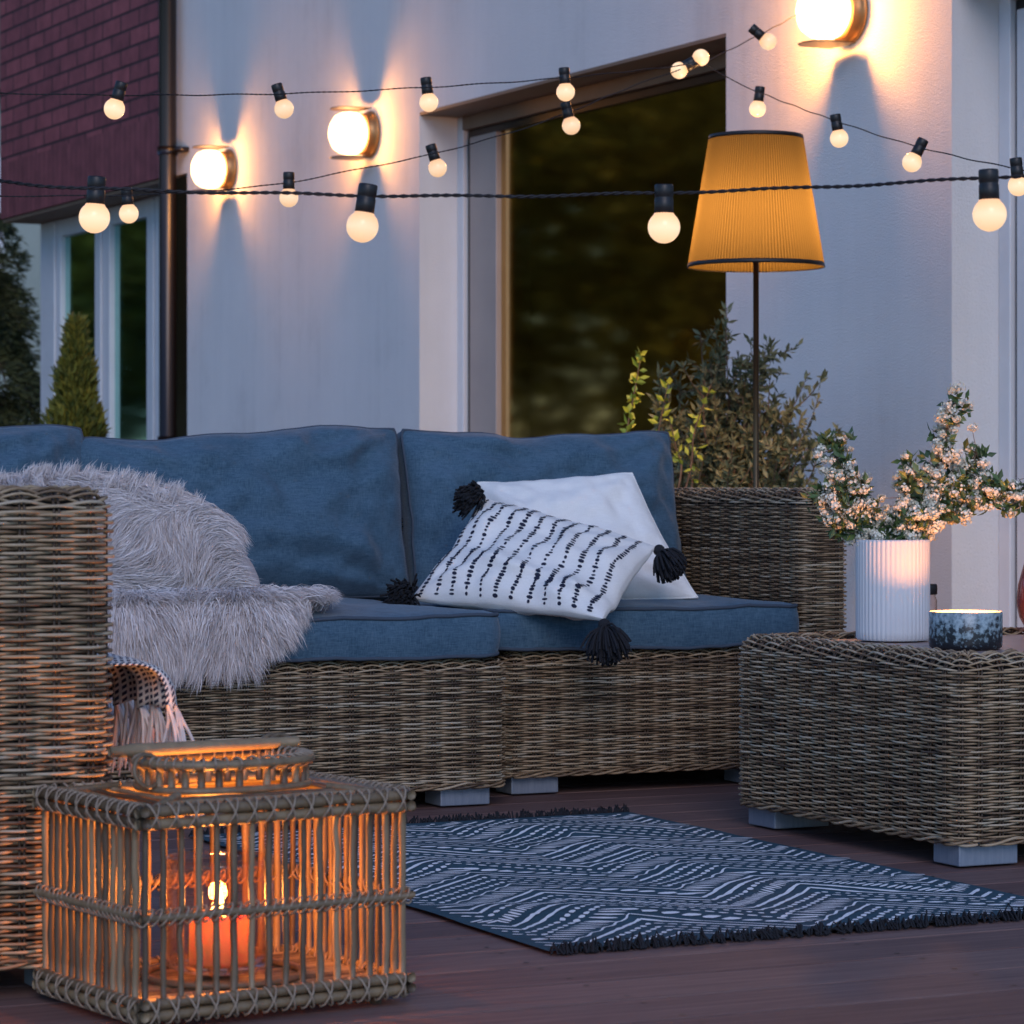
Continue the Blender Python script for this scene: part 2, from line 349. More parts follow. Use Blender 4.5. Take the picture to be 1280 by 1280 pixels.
# sliding door in the recess
def door(v0, v1, curtain=True, dw=.03):
    dr = empty('sliding_door'); dr.parent = house
    x = UW+.17
    MB().box(UW+.001, x-.002, v0, v1, DT-.012, DT-.0005).build('lintel', M['soffit'], dr, smooth=False)
    f = MB(); fw = .055
    f.box(x, x+.07, v0, v0+fw, 0, DT-.014).box(x, x+.07, v1-fw, v1, 0, DT-.014)
    f.box(x, x+.07, v0+fw+.0005, v1-fw-.0005, 0, .06)
    MB().box(x-.004, x+.07, v0+fw+.0005, v1-fw-.0005, DT-.014-fw, DT-.014).build('head_rail', M['soffit'], dr, smooth=False)
    bevel(f.build('frame', M['white_paint'], dr, smooth=False), .004, 2)
    s = MB(); a0, a1 = v0+fw+.004, v1-fw-.004
    s.box(x+.02, x+.06, a1-dw, a1, .062, DT-.072).box(x+.02, x+.06, a0, a0+.03, .062, DT-.072)
    s.box(x+.021, x+.059, a0+.031, a1-dw-.001, DT-.1, DT-.073).build('sash', M['pipe'], dr, smooth=False)
    bevel(MB().box(x+.012, x+.062, a1-(.265 if curtain else .33), a1-dw-.0005, .062, DT-.1005).build('wide_stile', noisy('pinkish grey stile paint', (.37, .30, .27), (.42, .34, .30), 5, .4) if curtain else M['white_paint'], dr, smooth=False), .004, 2)
    MB().box(x+.035, x+.041, a0+.03, a1-.03, .06, DT-.08).build('pane', M['glass'], dr, smooth=False)
    return dr
door(8.44, 10.80); door(4.4, 7.17, False, .012)
MB().box(UW+TK+.002, 9.19, 2.31, 15.9, -.02, .0).build('room_floor', M['room'], house, smooth=False)
rb = MB().box(8.4, 8.45, 2.31, 15.9, .003, 2.6).box(UW+TK+.003, 9.19, 2.31, 15.9, 2.62, 2.7)
rb.build('room_wall', M['room'], house, smooth=False)
# windows under the brick bay
wd = empty('window'); wd.parent = house
x = 5.42; f = MB()
for a, b in ((15.9, 16.25), (15.09, 15.33), (14.28, 14.53)): 
    f.box(x, x+.07, a, b, .02, 2.158)
for a, b in ((15.3305, 15.8995), (14.5305, 15.0895), (13.62, 14.2795)): f.box(x+.001, x+.069, a, b, 2.06, 2.157).box(x+.001, x+.069, a, b, .02, .1)
f.box(x-.012, x-.001, 15.97, 16.01, .02, 2.15).box(x-.012, x-.001, 15.2, 15.22, .02, 2.15).box(x-.012, x-.001, 14.4, 14.42, .02, 2.15)
bevel(f.build('frame', M['white_paint'], wd, smooth=False), .006, 2)
for a, b in ((15.33, 15.9), (14.53, 15.09), (13.62, 14.28)): MB().box(x+.03, x+.036, a, b, .1, 2.06).build('pane', M['glass_teal'], wd, smooth=False)
MB().box(x+.07, 5.9, 13.4, 13.6, -.1, 2.158).build('inner_wall', M['core'], house, smooth=False)
# drainpipe
dp = empty('drainpipe'); dp.parent = house
MB().tube([(5.135, 13.47, z) for z in (-.1, 2.3, 6.3)], .042, 20).build('pipe', M['pipe'], dp)
MB().tube([(5.135, 13.47, 2.26), (5.135, 13.47, 2.30)], .05, 20).box(5.14, 5.199, 13.43, 13.35, 2.268, 2.292).build('bracket', M['pipe'], dp)
MB().tube([(5.135, 13.47, .86), (5.135, 13.47, .90)], .05, 20).box(5.14, 5.199, 13.43, 13.36, .868, .892).build('bracket', M['pipe'], dp)
MB().box(5.205, 5.43, 13.385, 13.61, -.1, 2.157).build('corner_trim', M['pipe'], house, smooth=False)

# ------------------------------------------------------------------ wall lamps
def wall_lamp(v, label, power):
    t = empty('wall_lamp', hw(UW, v, 2.03), HA, label, 'wall lamp', 'wall lamps on the rendered facade')
    def drum(prof, name, mat):
        mb = MB().lathe(prof, 40); V = mb.V[-1]; mb.V[-1] = np.stack([-V[:, 2], V[:, 0], V[:, 1]+.1], 1); return mb.build(name, mat, t)
    drum([(.001, .001), (.088, .001), (.098, .004), (.098, .012), (.092, .018), (.086, .020), (.086, .040), (.082, .046), (.001, .046)], 'back_plate', base_mat('bronze plate', (.30, .17, .07), .4, Metallic=.6))
    for z_ in (-.004, .2):
        P_ = [(-.03, -.07), (-.14, -.07), (-.168, -.045), (-.18, 0), (-.168, .045), (-.14, .07), (-.03, .07)]; n_ = len(P_)
        MB().add([(x_, y_, z_) for x_, y_ in P_]+[(x_, y_, z_+.004) for x_, y_ in P_], [(i_, (i_+1) % n_, n_+(i_+1) % n_, n_+i_) for i_ in range(n_)]).add([(x_, y_, z_) for x_, y_ in P_], [tuple(range(n_))]).add([(x_, y_, z_+.004) for x_, y_ in P_], [tuple(range(n_))]).build('shade_plate', M['darkmetal'], t, smooth=False)
    drum([(.070, .046), (.080, .055), (.088, .075), (.090, .10), (.086, .13), (.074, .155), (.05, .172), (.02, .178), (.001, .179)], 'glass', M['opal'])
    plight('lamp_light', t, (-.105, 0, .1), power, (1, .38, .09), .045)
    return t
wall_lamp(12.84, 'lit bronze wall lamp next to the drainpipe, smallest of the three', 13)
wall_lamp(11.27, 'lit bronze wall lamp between the drainpipe and the glass door', 13)
wall_lamp(7.70, 'lit bronze wall lamp above the floor lamp, largest of the three', 30)

# ------------------------------------------------------------------ wicker
def rrect(w, d, r, nw, ndp, nc, inset):
    w2, d2 = w/2-inset, d/2-inset; r = min(max(r-inset, .006), w2*.98, d2*.98)
    P, N = [], []
    cs = [((-w2+r, -d2+r), -90, 1), ((w2-r, -d2+r), -90, 1), ((w2-r, d2-r), 0, 1), ((-w2+r, d2-r), 90, 1)]
    def side(a, b, n, nr):
        for j in range(n): t = j/n; P.append((a[0]*(1-t)+b[0]*t, a[1]*(1-t)+b[1]*t)); N.append(nr)
    def corner(c, a0):
        for j in range(nc):
            a = R(a0+90*j/nc); P.append((c[0]+r*math.cos(a), c[1]+r*math.sin(a))); N.append((math.cos(a), math.sin(a)))
    side((-w2+r, -d2), (w2-r, -d2), nw, (0, -1)); corner((w2-r, -d2+r), -90)
    side((w2, -d2+r), (w2, d2-r), ndp, (1, 0)); corner((w2-r, d2-r), 0)
    side((w2-r, d2), (-w2+r, d2), nw, (0, 1)); corner((-w2+r, d2-r), 90)
    side((-w2, d2-r), (-w2, -d2+r), ndp, (-1, 0)); corner((-w2+r, -d2+r), 180)
    return np.array(P), np.array(N)
def wicker(name, parent, x0, x1, y0, y1, z0, z1, sp=.046, pitch=.0050, rc=.03, roll=.03, flat=.03, bottom_roll=True, seed=0):
    rg = np.random.default_rng(seed)
    cx, cy, w, d = (x0+x1)/2, (y0+y1)/2, x1-x0, y1-y0
    m = 4; nw = m*max(1, round((w-2*rc)/sp)); ndp = m*max(1, round((d-2*rc)/sp)); nc = m*max(1, round(rc*1.57/sp))
    cap = min(w, d)/2-.012
    prof = []   # inset, z, ang
    zz = z0
    while zz < z1-roll: prof.append((0, zz, 0)); zz += pitch
    na = max(2, round(roll*1.57/pitch))
    for j in range(na): a = (j+.5)/na*math.pi/2; prof.append((roll*(1-math.cos(a)), z1-roll+roll*math.sin(a), a))
    q = roll+pitch*.5
    while q < min(roll+flat, cap): prof.append((q, z1, math.pi/2)); q += pitch
    k = 5; al = np.linspace(0, 2*math.pi, k, endpoint=False); r = pitch*.42; A = min(.0066, pitch*1.3)
    mb = MB()
    n = None
    for i, (ins, z, th) in enumerate(prof):
        P, N = rrect(w, d, rc, nw, ndp, nc, ins); n = len(P)
        wave = A*np.cos(math.pi*np.arange(n)/m+math.pi*i)*(1+.15*rg.normal(size=1))
        jit = rg.normal(size=max(4, n//(2*m)))*.0006; jz = np.interp(np.arange(n)/n*len(jit), np.arange(len(jit)), jit)
        N3 = np.stack([N[:, 0]*math.cos(th), N[:, 1]*math.cos(th), np.full(n, math.sin(th))], 1)
        B3 = np.stack([-N[:, 0]*math.sin(th), -N[:, 1]*math.sin(th), np.full(n, math.cos(th))], 1)
        C = np.stack([P[:, 0]+cx, P[:, 1]+cy, np.full(n, z)], 1)+N3*wave[:, None]+B3*jz[:, None]
        rr = r*(1+.05*rg.normal())
        V = C[:, None]+rr*(np.cos(al)[None, :, None]*N3[:, None]+np.sin(al)[None, :, None]*B3[:, None])
        I = np.arange(n)[:, None]; J = np.arange(k)[None]; I2 = (I+1) % n; J2 = (J+1) % k
        # each weaver changes colour where a new strand begins
        cut = np.sort(rg.integers(0, n, 5)); lev = rg.uniform(size=6)
        av = lev[np.searchsorted(cut, np.arange(n))]
        mb.add(V.reshape(-1, 3), np.stack([I*k+J, I2*k+J, I2*k+J2, I*k+J2], -1).reshape(-1, 4), np.repeat(av, k))
    if bottom_roll:   # braided border at the foot
        for q in range(3):
            P, N = rrect(w, d, rc, nw, ndp, nc, 0)
            ph = np.arange(n)/m*math.pi*.667+q*math.pi*.667
            C = np.stack([P[:, 0]+cx+N[:, 0]*.004*np.cos(ph), P[:, 1]+cy+N[:, 1]*.004*np.cos(ph), z0-.004+.005*np.sin(ph)], 1)
            mb.tube(C, .0028, 5, rg.uniform(), closed=True)
    # stakes
    prof_s = [p for j, p in enumerate(prof) if j % 5 == 0 or p[2] > 0]
    PP = [rrect(w, d, rc, nw, ndp, nc, p[0])[0] for p in prof_s]
    for s_ in range(0, n, m):
        Nn = rrect(w, d, rc, nw, ndp, nc, 0)[1][s_]; pts = [(pp[s_][0]+cx-Nn[0]*.0015, pp[s_][1]+cy-Nn[1]*.0015, p[1]) for pp, p in zip(PP, prof_s)]; T = np.array([-Nn[1], Nn[0], 0])
        for o_ in (-.0032, .0032): mb.tube(np.array(pts)+T*o_, .0021, 5, rg.uniform(-1.0, -.4), cap=False)
    o = mb.build(name, M['wicker'], parent)
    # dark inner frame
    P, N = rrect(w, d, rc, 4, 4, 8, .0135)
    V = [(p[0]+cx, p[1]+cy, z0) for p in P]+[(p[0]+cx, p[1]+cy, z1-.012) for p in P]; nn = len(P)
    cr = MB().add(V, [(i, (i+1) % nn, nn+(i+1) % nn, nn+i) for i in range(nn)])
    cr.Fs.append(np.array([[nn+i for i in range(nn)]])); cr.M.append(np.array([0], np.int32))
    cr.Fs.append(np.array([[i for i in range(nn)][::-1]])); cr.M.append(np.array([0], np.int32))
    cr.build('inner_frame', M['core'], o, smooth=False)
    return o
def foot(parent, x0, x1, y0, y1, h=.045):
    o = MB().box(x0, x1, y0, y1, 0.004, h).build('foot', M['alu'], parent, smooth=False); bevel(o, .002, 2); return o

# ------------------------------------------------------------------ cushions
def fbm(p, s, seed=0):
    return noise.fractal(Vector((p[0]*s+seed*7.3, p[1]*s+seed*3.1, p[2]*s)), 1.0, 2.0, 3)
def box_cushion(parent, x0, x1, y0, y1, z0, z1, seed=0, name='seat_cushion'):
    """foam seat cushion: rounded slab with top and bottom piping"""
    mb = MB(); nx, r = 44, .035
    w, d = x1-x0, y1-y0; cx, cy = (x0+x1)/2, (y0+y1)/2
    P0, N0 = rrect(w, d, .045, 40, 34, 8, 0); n = len(P0)
    rows = []
    for t in np.linspace(0, 1, 8):     # side, slight bulge
        z = z0+(z1-z0)*t; b = .006*math.sin(math.pi*t)
        rows.append(np.stack([P0[:, 0]+N0[:, 0]*b, P0[:, 1]+N0[:, 1]*b, np.full(n, z)], 1))
    for ins, dz in ((.01, .004), (.03, .008), (.07, .012), (.13, .016), (.2, .018), (min(w, d)/2-.01, .019)):
        P, N = rrect(w, d, .045, 40, 34, 8, ins); rows.append(np.stack([P[:, 0], P[:, 1], np.full(n, z1+dz)], 1))
    V = np.concatenate(rows); V += np.array([cx, cy, 0])
    for i in range(len(V)):
        q = fbm(V[i], 5, seed)*.006+fbm(V[i], 18, seed)*.002
        V[i][2] += q; V[i][1] -= q*.6
    I = np.arange(len(rows)-1)[:, None]; J = np.arange(n)[None]; J2 = (J+1) % n
    mb.add(V, np.stack([I*n+J, I*n+J2, (I+1)*n+J2, (I+1)*n+J], -1).reshape(-1, 4))
    mb.Fs.append(np.array([[(len(rows)-1)*n+i for i in range(n)]])); mb.M.append(np.array([0], np.int32))
    o = mb.build(name, M['blue'], parent)
    pt = V[7*n:8*n].copy(); pt2 = V[:n].copy()
    MB().tube(pt+np.array([0, 0, .001]), .0042, 6, closed=True).tube(pt2, .0042, 6, closed=True).build('piping', M['piping'], o)
    return o
def quad_pillow(name, parent, c, T, mat, g=.004, p=4.0, ex=.5, pinch=.04, wr=.006, seed=0, N=56, sag=None, corner=0.0):
    """pillow over the quadrilateral c = [BL, BR, TR, TL]; returns object and the surface function"""
    c = [np.asarray(q, float) for q in c]
    nrm = np.cross(c[1]-c[0], c[3]-c[0])+np.cross(c[2]-c[1], c[0]-c[1])*0; nrm /= np.linalg.norm(nrm)
    if np.dot(nrm, -FW) < 0: nrm = -nrm
    wdt = np.linalg.norm(c[1]-c[0]); hgt = np.linalg.norm(c[3]-c[0])
    def S(u, v, side=1, off=0):   # u,v in -1..1
        # concave edges between the corners
        uu = u*(1-pinch*(1-v*v)*abs(u)**3); vv = v*(1-pinch*(1-u*u)*abs(v)**3)*(1-corner*abs(u)**12); uu *= 1-corner*abs(v)**12
        a, b = (uu+1)/2, (vv+1)/2
        P = c[0]*(1-a)*(1-b)+c[1]*a*(1-b)+c[2]*a*b+c[3]*(1-a)*b
        e = max(0, (1-abs(u)**p)*(1-abs(v)**p))
        h = T*e**ex+g
        ed = min(1, 6*(1-max(abs(u), abs(v))))
        q = noise.fractal(Vector((u*1.3*wdt*4+seed*5, v*1.3*hgt*4, side*3+seed)), 1, 2, 3)*wr*2*(.3+.7*e)
        # radial creases from the corners
        for (su, sv) in ((1, 1), (-1, 1), (1, -1), (-1, -1)):
            du, dv = su-u, sv-v; rr = math.hypot(du, dv)+1e-6; an = math.atan2(dv*sv, du*su)
            q += wr*.9*math.sin(an*11+seed+su*2+sv)*math.exp(-((rr-.45)/.35)**2)*e
        P = P+nrm*side*(h+q+off)
        if sag is not None: P = P+sag(u, v)
        return P
    g_ = np.sin(np.linspace(-1, 1, N)*math.pi/2)
    mb = MB()
    for side in (1, -1):
        V = np.array([[S(u, v, side) for u in g_] for v in g_]).reshape(-1, 3)
        I, J = np.meshgrid(np.arange(N-1), np.arange(N-1), indexing='ij')
        q = np.stack([I*N+J, I*N+J+1, (I+1)*N+J+1, (I+1)*N+J], -1).reshape(-1, 4)
        mb.add(V, q if side == 1 else q[:, ::-1])
    ring = [j for j in range(N)]+[i*N+N-1 for i in range(1, N)]+[(N-1)*N+j for j in range(N-2, -1, -1)]+[i*N for i in range(N-2, 0, -1)]
    L = len(ring); mb.Fs.append(np.array([(ring[i], ring[i]+N*N, ring[(i+1) % L]+N*N, ring[(i+1) % L]) for i in range(L)])); mb.M.append(np.zeros(L, np.int32))
    o = mb.build(name, mat, parent)
    return o, S, [mb.V[0][r] for r in ring], nrm

def back_cushion(parent, x0, x1, seed, ear=(0, 0), mirror=False):
    """plump back cushion between x0 and x1, leaning back; front foot at y=yb"""
    yb, yt = 6.15, 6.235
    c = [(x0+.01, yb, .40), (x1-.01, yb, .40), (x1-.006, yt, .764+ear[1]), (x0+.006, yt, .764+ear[0])]
    def sag(u, v): return np.array([0, 0, (.007*math.sin(u*3+seed*2)+.003*math.sin(u*9+seed))*max(0, v)**2])
    o, S, ring, nr = quad_pillow('back_cushion', parent, c, .088, M['blue'], g=.026, p=3.6, ex=.62, pinch=.02, wr=.018, corner=.02, seed=seed, sag=sag, N=60)
    MB().tube(np.array(ring), .0035, 6, closed=True).build('piping', M['piping'], o)
    return o

# ------------------------------------------------------------------ corner sofa (three pushed-together sections)
def section(x0, x1, yf, label, seed, arm=False):
    t = empty('sofa_section', ((x0+x1)/2, yf+.4, 0), 0, label, 'sofa')
    inv = Matrix.Translation(-t.location)
    objs = []
    bx1 = x1
    b = wicker('base', t, x0, bx1, yf, yf+.86, .05, .298, pitch=.0050 if x0 > 1.5 else .009, seed=seed, rc=.03, roll=.022, flat=.05); objs.append(b)
    if arm: objs.append(wicker('arm', t, x1+.004, x1+.122, yf, yf+1.02, .05, .643, seed=seed+9, rc=.03, roll=.028, flat=.05))
    objs.append(wicker('backrest', t, x0, x1, yf+.9 if not arm else yf+.87, yf+1.02, .05, .64, pitch=.009, seed=seed+5, rc=.025, roll=.025, flat=.05))
    for a, c in ((x0+.03, x0+.14), (bx1-.14, bx1-.03)):
        objs.append(foot(t, a, c, yf+.02, yf+.1)); objs.append(foot(t, a, c, yf+.72, yf+.8))
    sy0 = yf-.012
    objs.append(box_cushion(t, x0+.01 if not arm else x0-.02, x1-.012 if not arm else x1-.001, sy0, 6.26, .31, .39, seed))
    objs.append(back_cushion(t, x0+.018 if not arm else x0+.012, x1+.076 if not arm else x1-.002, seed+1, ear=(-.012, .018) if not arm else (.010, .006)))
    for o in objs: o.location = -t.location
    return t
section(2.635, 3.362, 5.62, 'wicker sofa section with an arm, striped pillow on its blue cushions', 11, True)
section(1.845, 2.575, 5.47, 'middle wicker sofa section with blue cushions and grey fur throw on its seat', 21)
section(1.09, 1.835, 5.47, 'wicker sofa section mostly hidden behind the armchair and fur cushion', 31)

# ------------------------------------------------------------------ wicker coffee table
TX0, TX1, TY0, TY1 = 2.83, 4.0, 4.215, 4.985
tb = empty('coffee_table', ((TX0+TX1)/2, (TY0+TY1)/2, 0), 0, 'low square-edged wicker table on metal block feet, holding the vase', 'table')
obs = [wicker('rim', tb, TX0, TX1, TY0, TY1, .05, .362, seed=41, rc=.045, roll=.03, flat=.03, sp=.044)]
o = MB().box(TX0+.062, TX1-.062, TY0+.062, TY1-.062, .335, .357).build('table_top', noisy('mauve table panel', (.30, .22, .2), (.36, .27, .25), 8, .4), tb, smooth=False); bevel(o, .003); obs.append(o)
for a in (TX0+.015, TX1-.135):
    obs.append(foot(tb, a, a+.12, TY0+.02, TY0+.10)); obs.append(foot(tb, a, a+.12, TY1-.13, TY1-.03))
for o in obs: o.location = -tb.location

# ------------------------------------------------------------------ armchair at the left edge
AX0, AX1, AY0, AY1 = .38, 1.165, 3.665, 4.45
ac = empty('armchair', ((AX0+AX1)/2, (AY0+AY1)/2, 0), 0, 'wicker armchair at the left edge behind the cane lantern', 'armchair')
obs = [wicker('arm', ac, AX0, AX1, AY0, AY0+.125, .05, .645, seed=51, rc=.03, roll=.028, flat=.05, sp=.044, pitch=.0055),
       wicker('arm', ac, AX0, AX1, AY1-.125, AY1, .05, .645, seed=52, rc=.03, roll=.028, flat=.05, sp=.06, pitch=.012),
       wicker('base', ac, AX0+.15, AX1-.01, AY0+.13, AY1-.13, .05, .29, seed=53, sp=.06, pitch=.012),
       wicker('backrest', ac, AX0, AX0+.14, AY0+.13, AY1-.13, .05, .64, seed=54, sp=.06, pitch=.012, roll=.028, flat=.05),
       box_cushion(ac, AX0+.15, AX1+.02, AY0+.135, AY1-.135, .30, .385, 8)]
for a in (AX0+.03, AX1-.16):
    obs.append(foot(ac, a+.07, a+.15, AY0+.02, AY0+.1)); obs.append(foot(ac, a, a+.1, AY1-.1, AY1-.02))
for o in obs: o.location = -ac.location

# ------------------------------------------------------------------ fringed blanket on the armchair
def blanket():
    t = empty('throw_blanket', (1.21, 3.86, .39), 0, 'white and navy checked throw with pink fringe hanging off the armchair seat', 'blanket')
    y0, y1 = 3.735, 4.1; n, mrow = 40, 22; V = []
    for j in range(n):
        y = y0+(y1-y0)*j/(n-1)
        for i in range(mrow):
            s_ = i/(mrow-1)*.25
            if s_ < .16: x = 1.06+s_; z = .422
            else: a = min((s_-.16)/.04, math.pi/2); rem = max(0, s_-.16-.04*math.pi/2); x = 1.22+.04*math.sin(a); z = .422-.04*(1-math.cos(a))-rem
            z += .006*math.sin(y*70)*(i/mrow); x += (.014*math.sin(y*62+1)+.006*math.sin(y*131))*(i/mrow)+.05*max(0, s_-.16)
            V.append((x, y, z))
    I, J = np.meshgrid(np.arange(n-1), np.arange(mrow-1), indexing='ij')
    q = np.stack([I*mrow+J, I*mrow+J+1, (I+1)*mrow+J+1, (I+1)*mrow+J], -1).reshape(-1, 4)
    m = base_mat('checked weave', (.7, .66, .62), .9); nt = m.node_tree
    ck = nd(nt, 'ShaderNodeTexBrick'); ck.offset = 0; tcn = nd(nt, 'ShaderNodeTexCoord'); sp = nd(nt, 'ShaderNodeSeparateXYZ'); cb = nd(nt, 'ShaderNodeCombineXYZ')
    nt.links.new(tcn.outputs['Object'], sp.inputs[0]); nt.links.new(sp.outputs['Y'], cb.inputs['X']); nt.links.new(mathn(nt, 'SUBTRACT', sp.outputs['Z'], sp.outputs['X']), cb.inputs['Y'])
    nt.links.new(cb.outputs[0], ck.inputs['Vector']); ck.inputs['Scale'].default_value = 1; ck.inputs['Brick Width'].default_value = .011; ck.inputs['Row Height'].default_value = .009; ck.inputs['Mortar Size'].default_value = .0021
    for a in ('Color1', 'Color2'): ck.inputs[a].default_value = (.03, .035, .07, 1)
    ck.inputs['Mortar'].default_value = (.75, .7, .66, 1); setcol(nt, ck.outputs['Color'])
    o = MB().add(V, q).build('cloth', m, t); o.location = -t.location
    so = o.modifiers.new('s', 'SOLIDIFY'); so.thickness = .003
    fr = MB()
    for j in range(26):
        y = y0+(y1-y0)*(j+.5)/26; b = np.array(V[int(j/26*n)*mrow+mrow-1])
        for q in range(5):
            L = rng.uniform(.075, .10); sx, sy = rng.normal(size=2)*.009
            P = smoothpath([b+(0, 0, .012), b+(.006+sx*.3, sy*.3, -.01), b+(.008+sx, sy, -L*.5), b+(.006+sx*1.6, sy*1.7, -L)], 7)
            fr.tube(P, [.002, .003, .0026, .0026, .0026, .0024, .0015], 5)
    o = fr.build('fringe', noisy('pink cotton fringe', (.74, .58, .54), (.84, .75, .70), 60, .9), t); o.location = -t.location
blanket()

# ------------------------------------------------------------------ fur
def fur_mesh(P, N, D, L, width=.0016, nclump=14, spread=.012, grav=.35):
    n = len(P)*nclump
    base = np.repeat(P, nclump, 0)+rng.normal(size=(n, 3))*spread*.6
    tipc = np.repeat(P+N*(L*.30)[:, None]+D*(L*.95)[:, None], nclump, 0)+rng.normal(size=(n, 3))*spread*.45
    tipc[:, 2] -= np.repeat(L, nclump)*grav*rng.uniform(.5, 1.2, n)
    NN = np.repeat(N, nclump, 0); LL = np.repeat(L, nclump)
    mid1 = base*.7+tipc*.3+NN*(LL*.22)[:, None]; mid2 = base*.33+tipc*.67+NN*(LL*.20)[:, None]
    side = np.cross(tipc-base, rng.normal(size=(n, 3))); side /= np.linalg.norm(side, axis=1)[:, None]+1e-9
    w = width*rng.uniform(.7, 1.3, n)[:, None]
    V = np.stack([base-side*w, base+side*w, mid1-side*w*.9, mid1+side*w*.9, mid2-side*w*.6, mid2+side*w*.6, tipc], 1).reshape(-1, 3)
    b = np.arange(n)[:, None]*7
    a = np.repeat(np.repeat(rng.uniform(size=len(P)), nclump)*.6+rng.uniform(size=n)*.4, 7)
    mb = MB(); mb.add(V, np.concatenate([b+np.array([[0, 1, 3, 2]]), b+np.array([[2, 3, 5, 4]])], 0), a)
    mb.Fs.append(b+np.array([[4, 5, 6]])); mb.M.append(np.zeros(n, np.int32))
    return mb
M['fur'] = noisy('mauve grey faux fur', (.56, .50, .49), (.82, .75, .73), 25, .75, rnd=.6)
M['fur_back'] = fabric('suede backing', (.36, .32, .33), (.42, .38, .39), 300)
def swirl(P, s=6.0, k=0):
    a = np.array([noise.noise(Vector((p[0]*s+k, p[1]*s, p[2]*s)))*2.6 for p in P]); return a
def fur_cushion():
    c = at(70, 745, 6.05); t = empty('fur_cushion', c, -YAW, 'large mauve-grey long-haired fur cushion with swirled pile leaning in the sofa corner', 'cushion')
    ax, dp, up = .42, .11, .225
    mb = MB().sphere((0, 0, 0), 1, 48, 28, sc3=(ax, dp, up)); o = mb.build('cover', M['fur_back'], t)
    n = 4600; q = rng.normal(size=(n*3, 3)); q /= np.linalg.norm(q, axis=1)[:, None]
    q = q[(q[:, 1] < .55) & (q[:, 2] > -.35) & ~((q[:, 0] > .80) & (q[:, 1] > -.5))][:n]
    P = q*np.array([ax, dp, up]); N = q/np.array([ax, dp, up]); N /= np.linalg.norm(N, axis=1)[:, None]
    an = swirl(P, 5.5); T1 = np.cross(N, np.array([0, 1.0, .05])); T1 /= np.linalg.norm(T1, axis=1)[:, None]+1e-9; T2 = np.cross(N, T1)
    X = np.array([[1.0, 0, 0]])-N*N[:, :1]; Zd = np.array([[0, 0, -1.0]])+N*N[:, 2:3]
    X /= np.linalg.norm(X, axis=1)[:, None]+1e-6; Zd /= np.linalg.norm(Zd, axis=1)[:, None]+1e-6
    D = X*(np.cos(an)*.9)[:, None]+Zd*(.35+.8*np.sin(an))[:, None]; D /= np.linalg.norm(D, axis=1)[:, None]+1e-6
    top = (q[:, 2] > .72)&(rng.uniform(size=len(q)) < .12)
    L = rng.uniform(.04, .07, len(P)); D[top] = np.array([.3, 0, .8]); L[top] = .045
    f = fur_mesh(P, N, D, L, width=.0008, nclump=30, spread=.014, grav=.1); f.build('fur', M['fur'], o)
fur_cushion()
def fur_throw():
    t = empty('fur_throw', (1.8, 5.6, .41), 0, 'mauve-grey sheepskin style fur throw lying on the middle seat and hanging over its front', 'throw')
    zt = .418; yf = 5.452
    def S(x, s):   # s: distance from the back of the seat forwards
        if s < .62: return np.array([x, 6.1-s, zt+.006]), np.array([0, -.1, 1.0])
        a = (s-.62)/.03
        if a < math.pi/2: return np.array([x, 5.48-.03*math.sin(a), zt-.024+.03*math.cos(a)]), np.array([0, -math.sin(a), math.cos(a)])
        return np.array([x, 5.45, zt-.024-(s-.62-.047)]), np.array([0, -1.0, 0])
    def xmax(s): return np.interp(s, [0, .3, .45, .52, .60, .64, .78], [2.06, 2.14, 2.215, 2.205, 2.18, 2.12, 1.95])
    mb = MB(); n, mm = 60, 40; V = []
    for i in range(n):
        s_ = i/(n-1)*.74
        for j in range(mm): V.append(S(1.25+(xmax(s_)-1.25)*j/(mm-1), s_)[0])
    I, J = np.meshgrid(np.arange(n-1), np.arange(mm-1), indexing='ij')
    o = MB().add(V, np.stack([I*mm+J, I*mm+J+1, (I+1)*mm+J+1, (I+1)*mm+J], -1).reshape(-1, 4)).build('hide', M['fur_back'], t); o.location = -t.location
    P, N, D, L = [], [], [], []
    while len(P) < 4600:
        s_ = rng.uniform(.25, .745); x = rng.uniform(1.5, xmax(s_))
        p, nn = S(x, s_); P.append(p); N.append(nn)
        edge = max(0, 1-(xmax(s_)-x)/.1)
        fl = noise.noise(Vector((x*8, s_*6, 3)))*2.6
        if s_ < .62: dd = np.array([fl*.8+edge*.8, -.65, 0.0])
        else: dd = np.array([fl*.5+edge*.2, -.12, -1.0])
        D.append(dd/np.linalg.norm(dd)); L.append(rng.uniform(.035, .06)*(1.0 if s_ > .58 else .75))
    f = fur_mesh(np.array(P), np.array(N), np.array(D), np.array(L), width=.0008, nclump=30, spread=.014, grav=.2); fo = f.build('fur', M['fur'], o)
fur_throw()

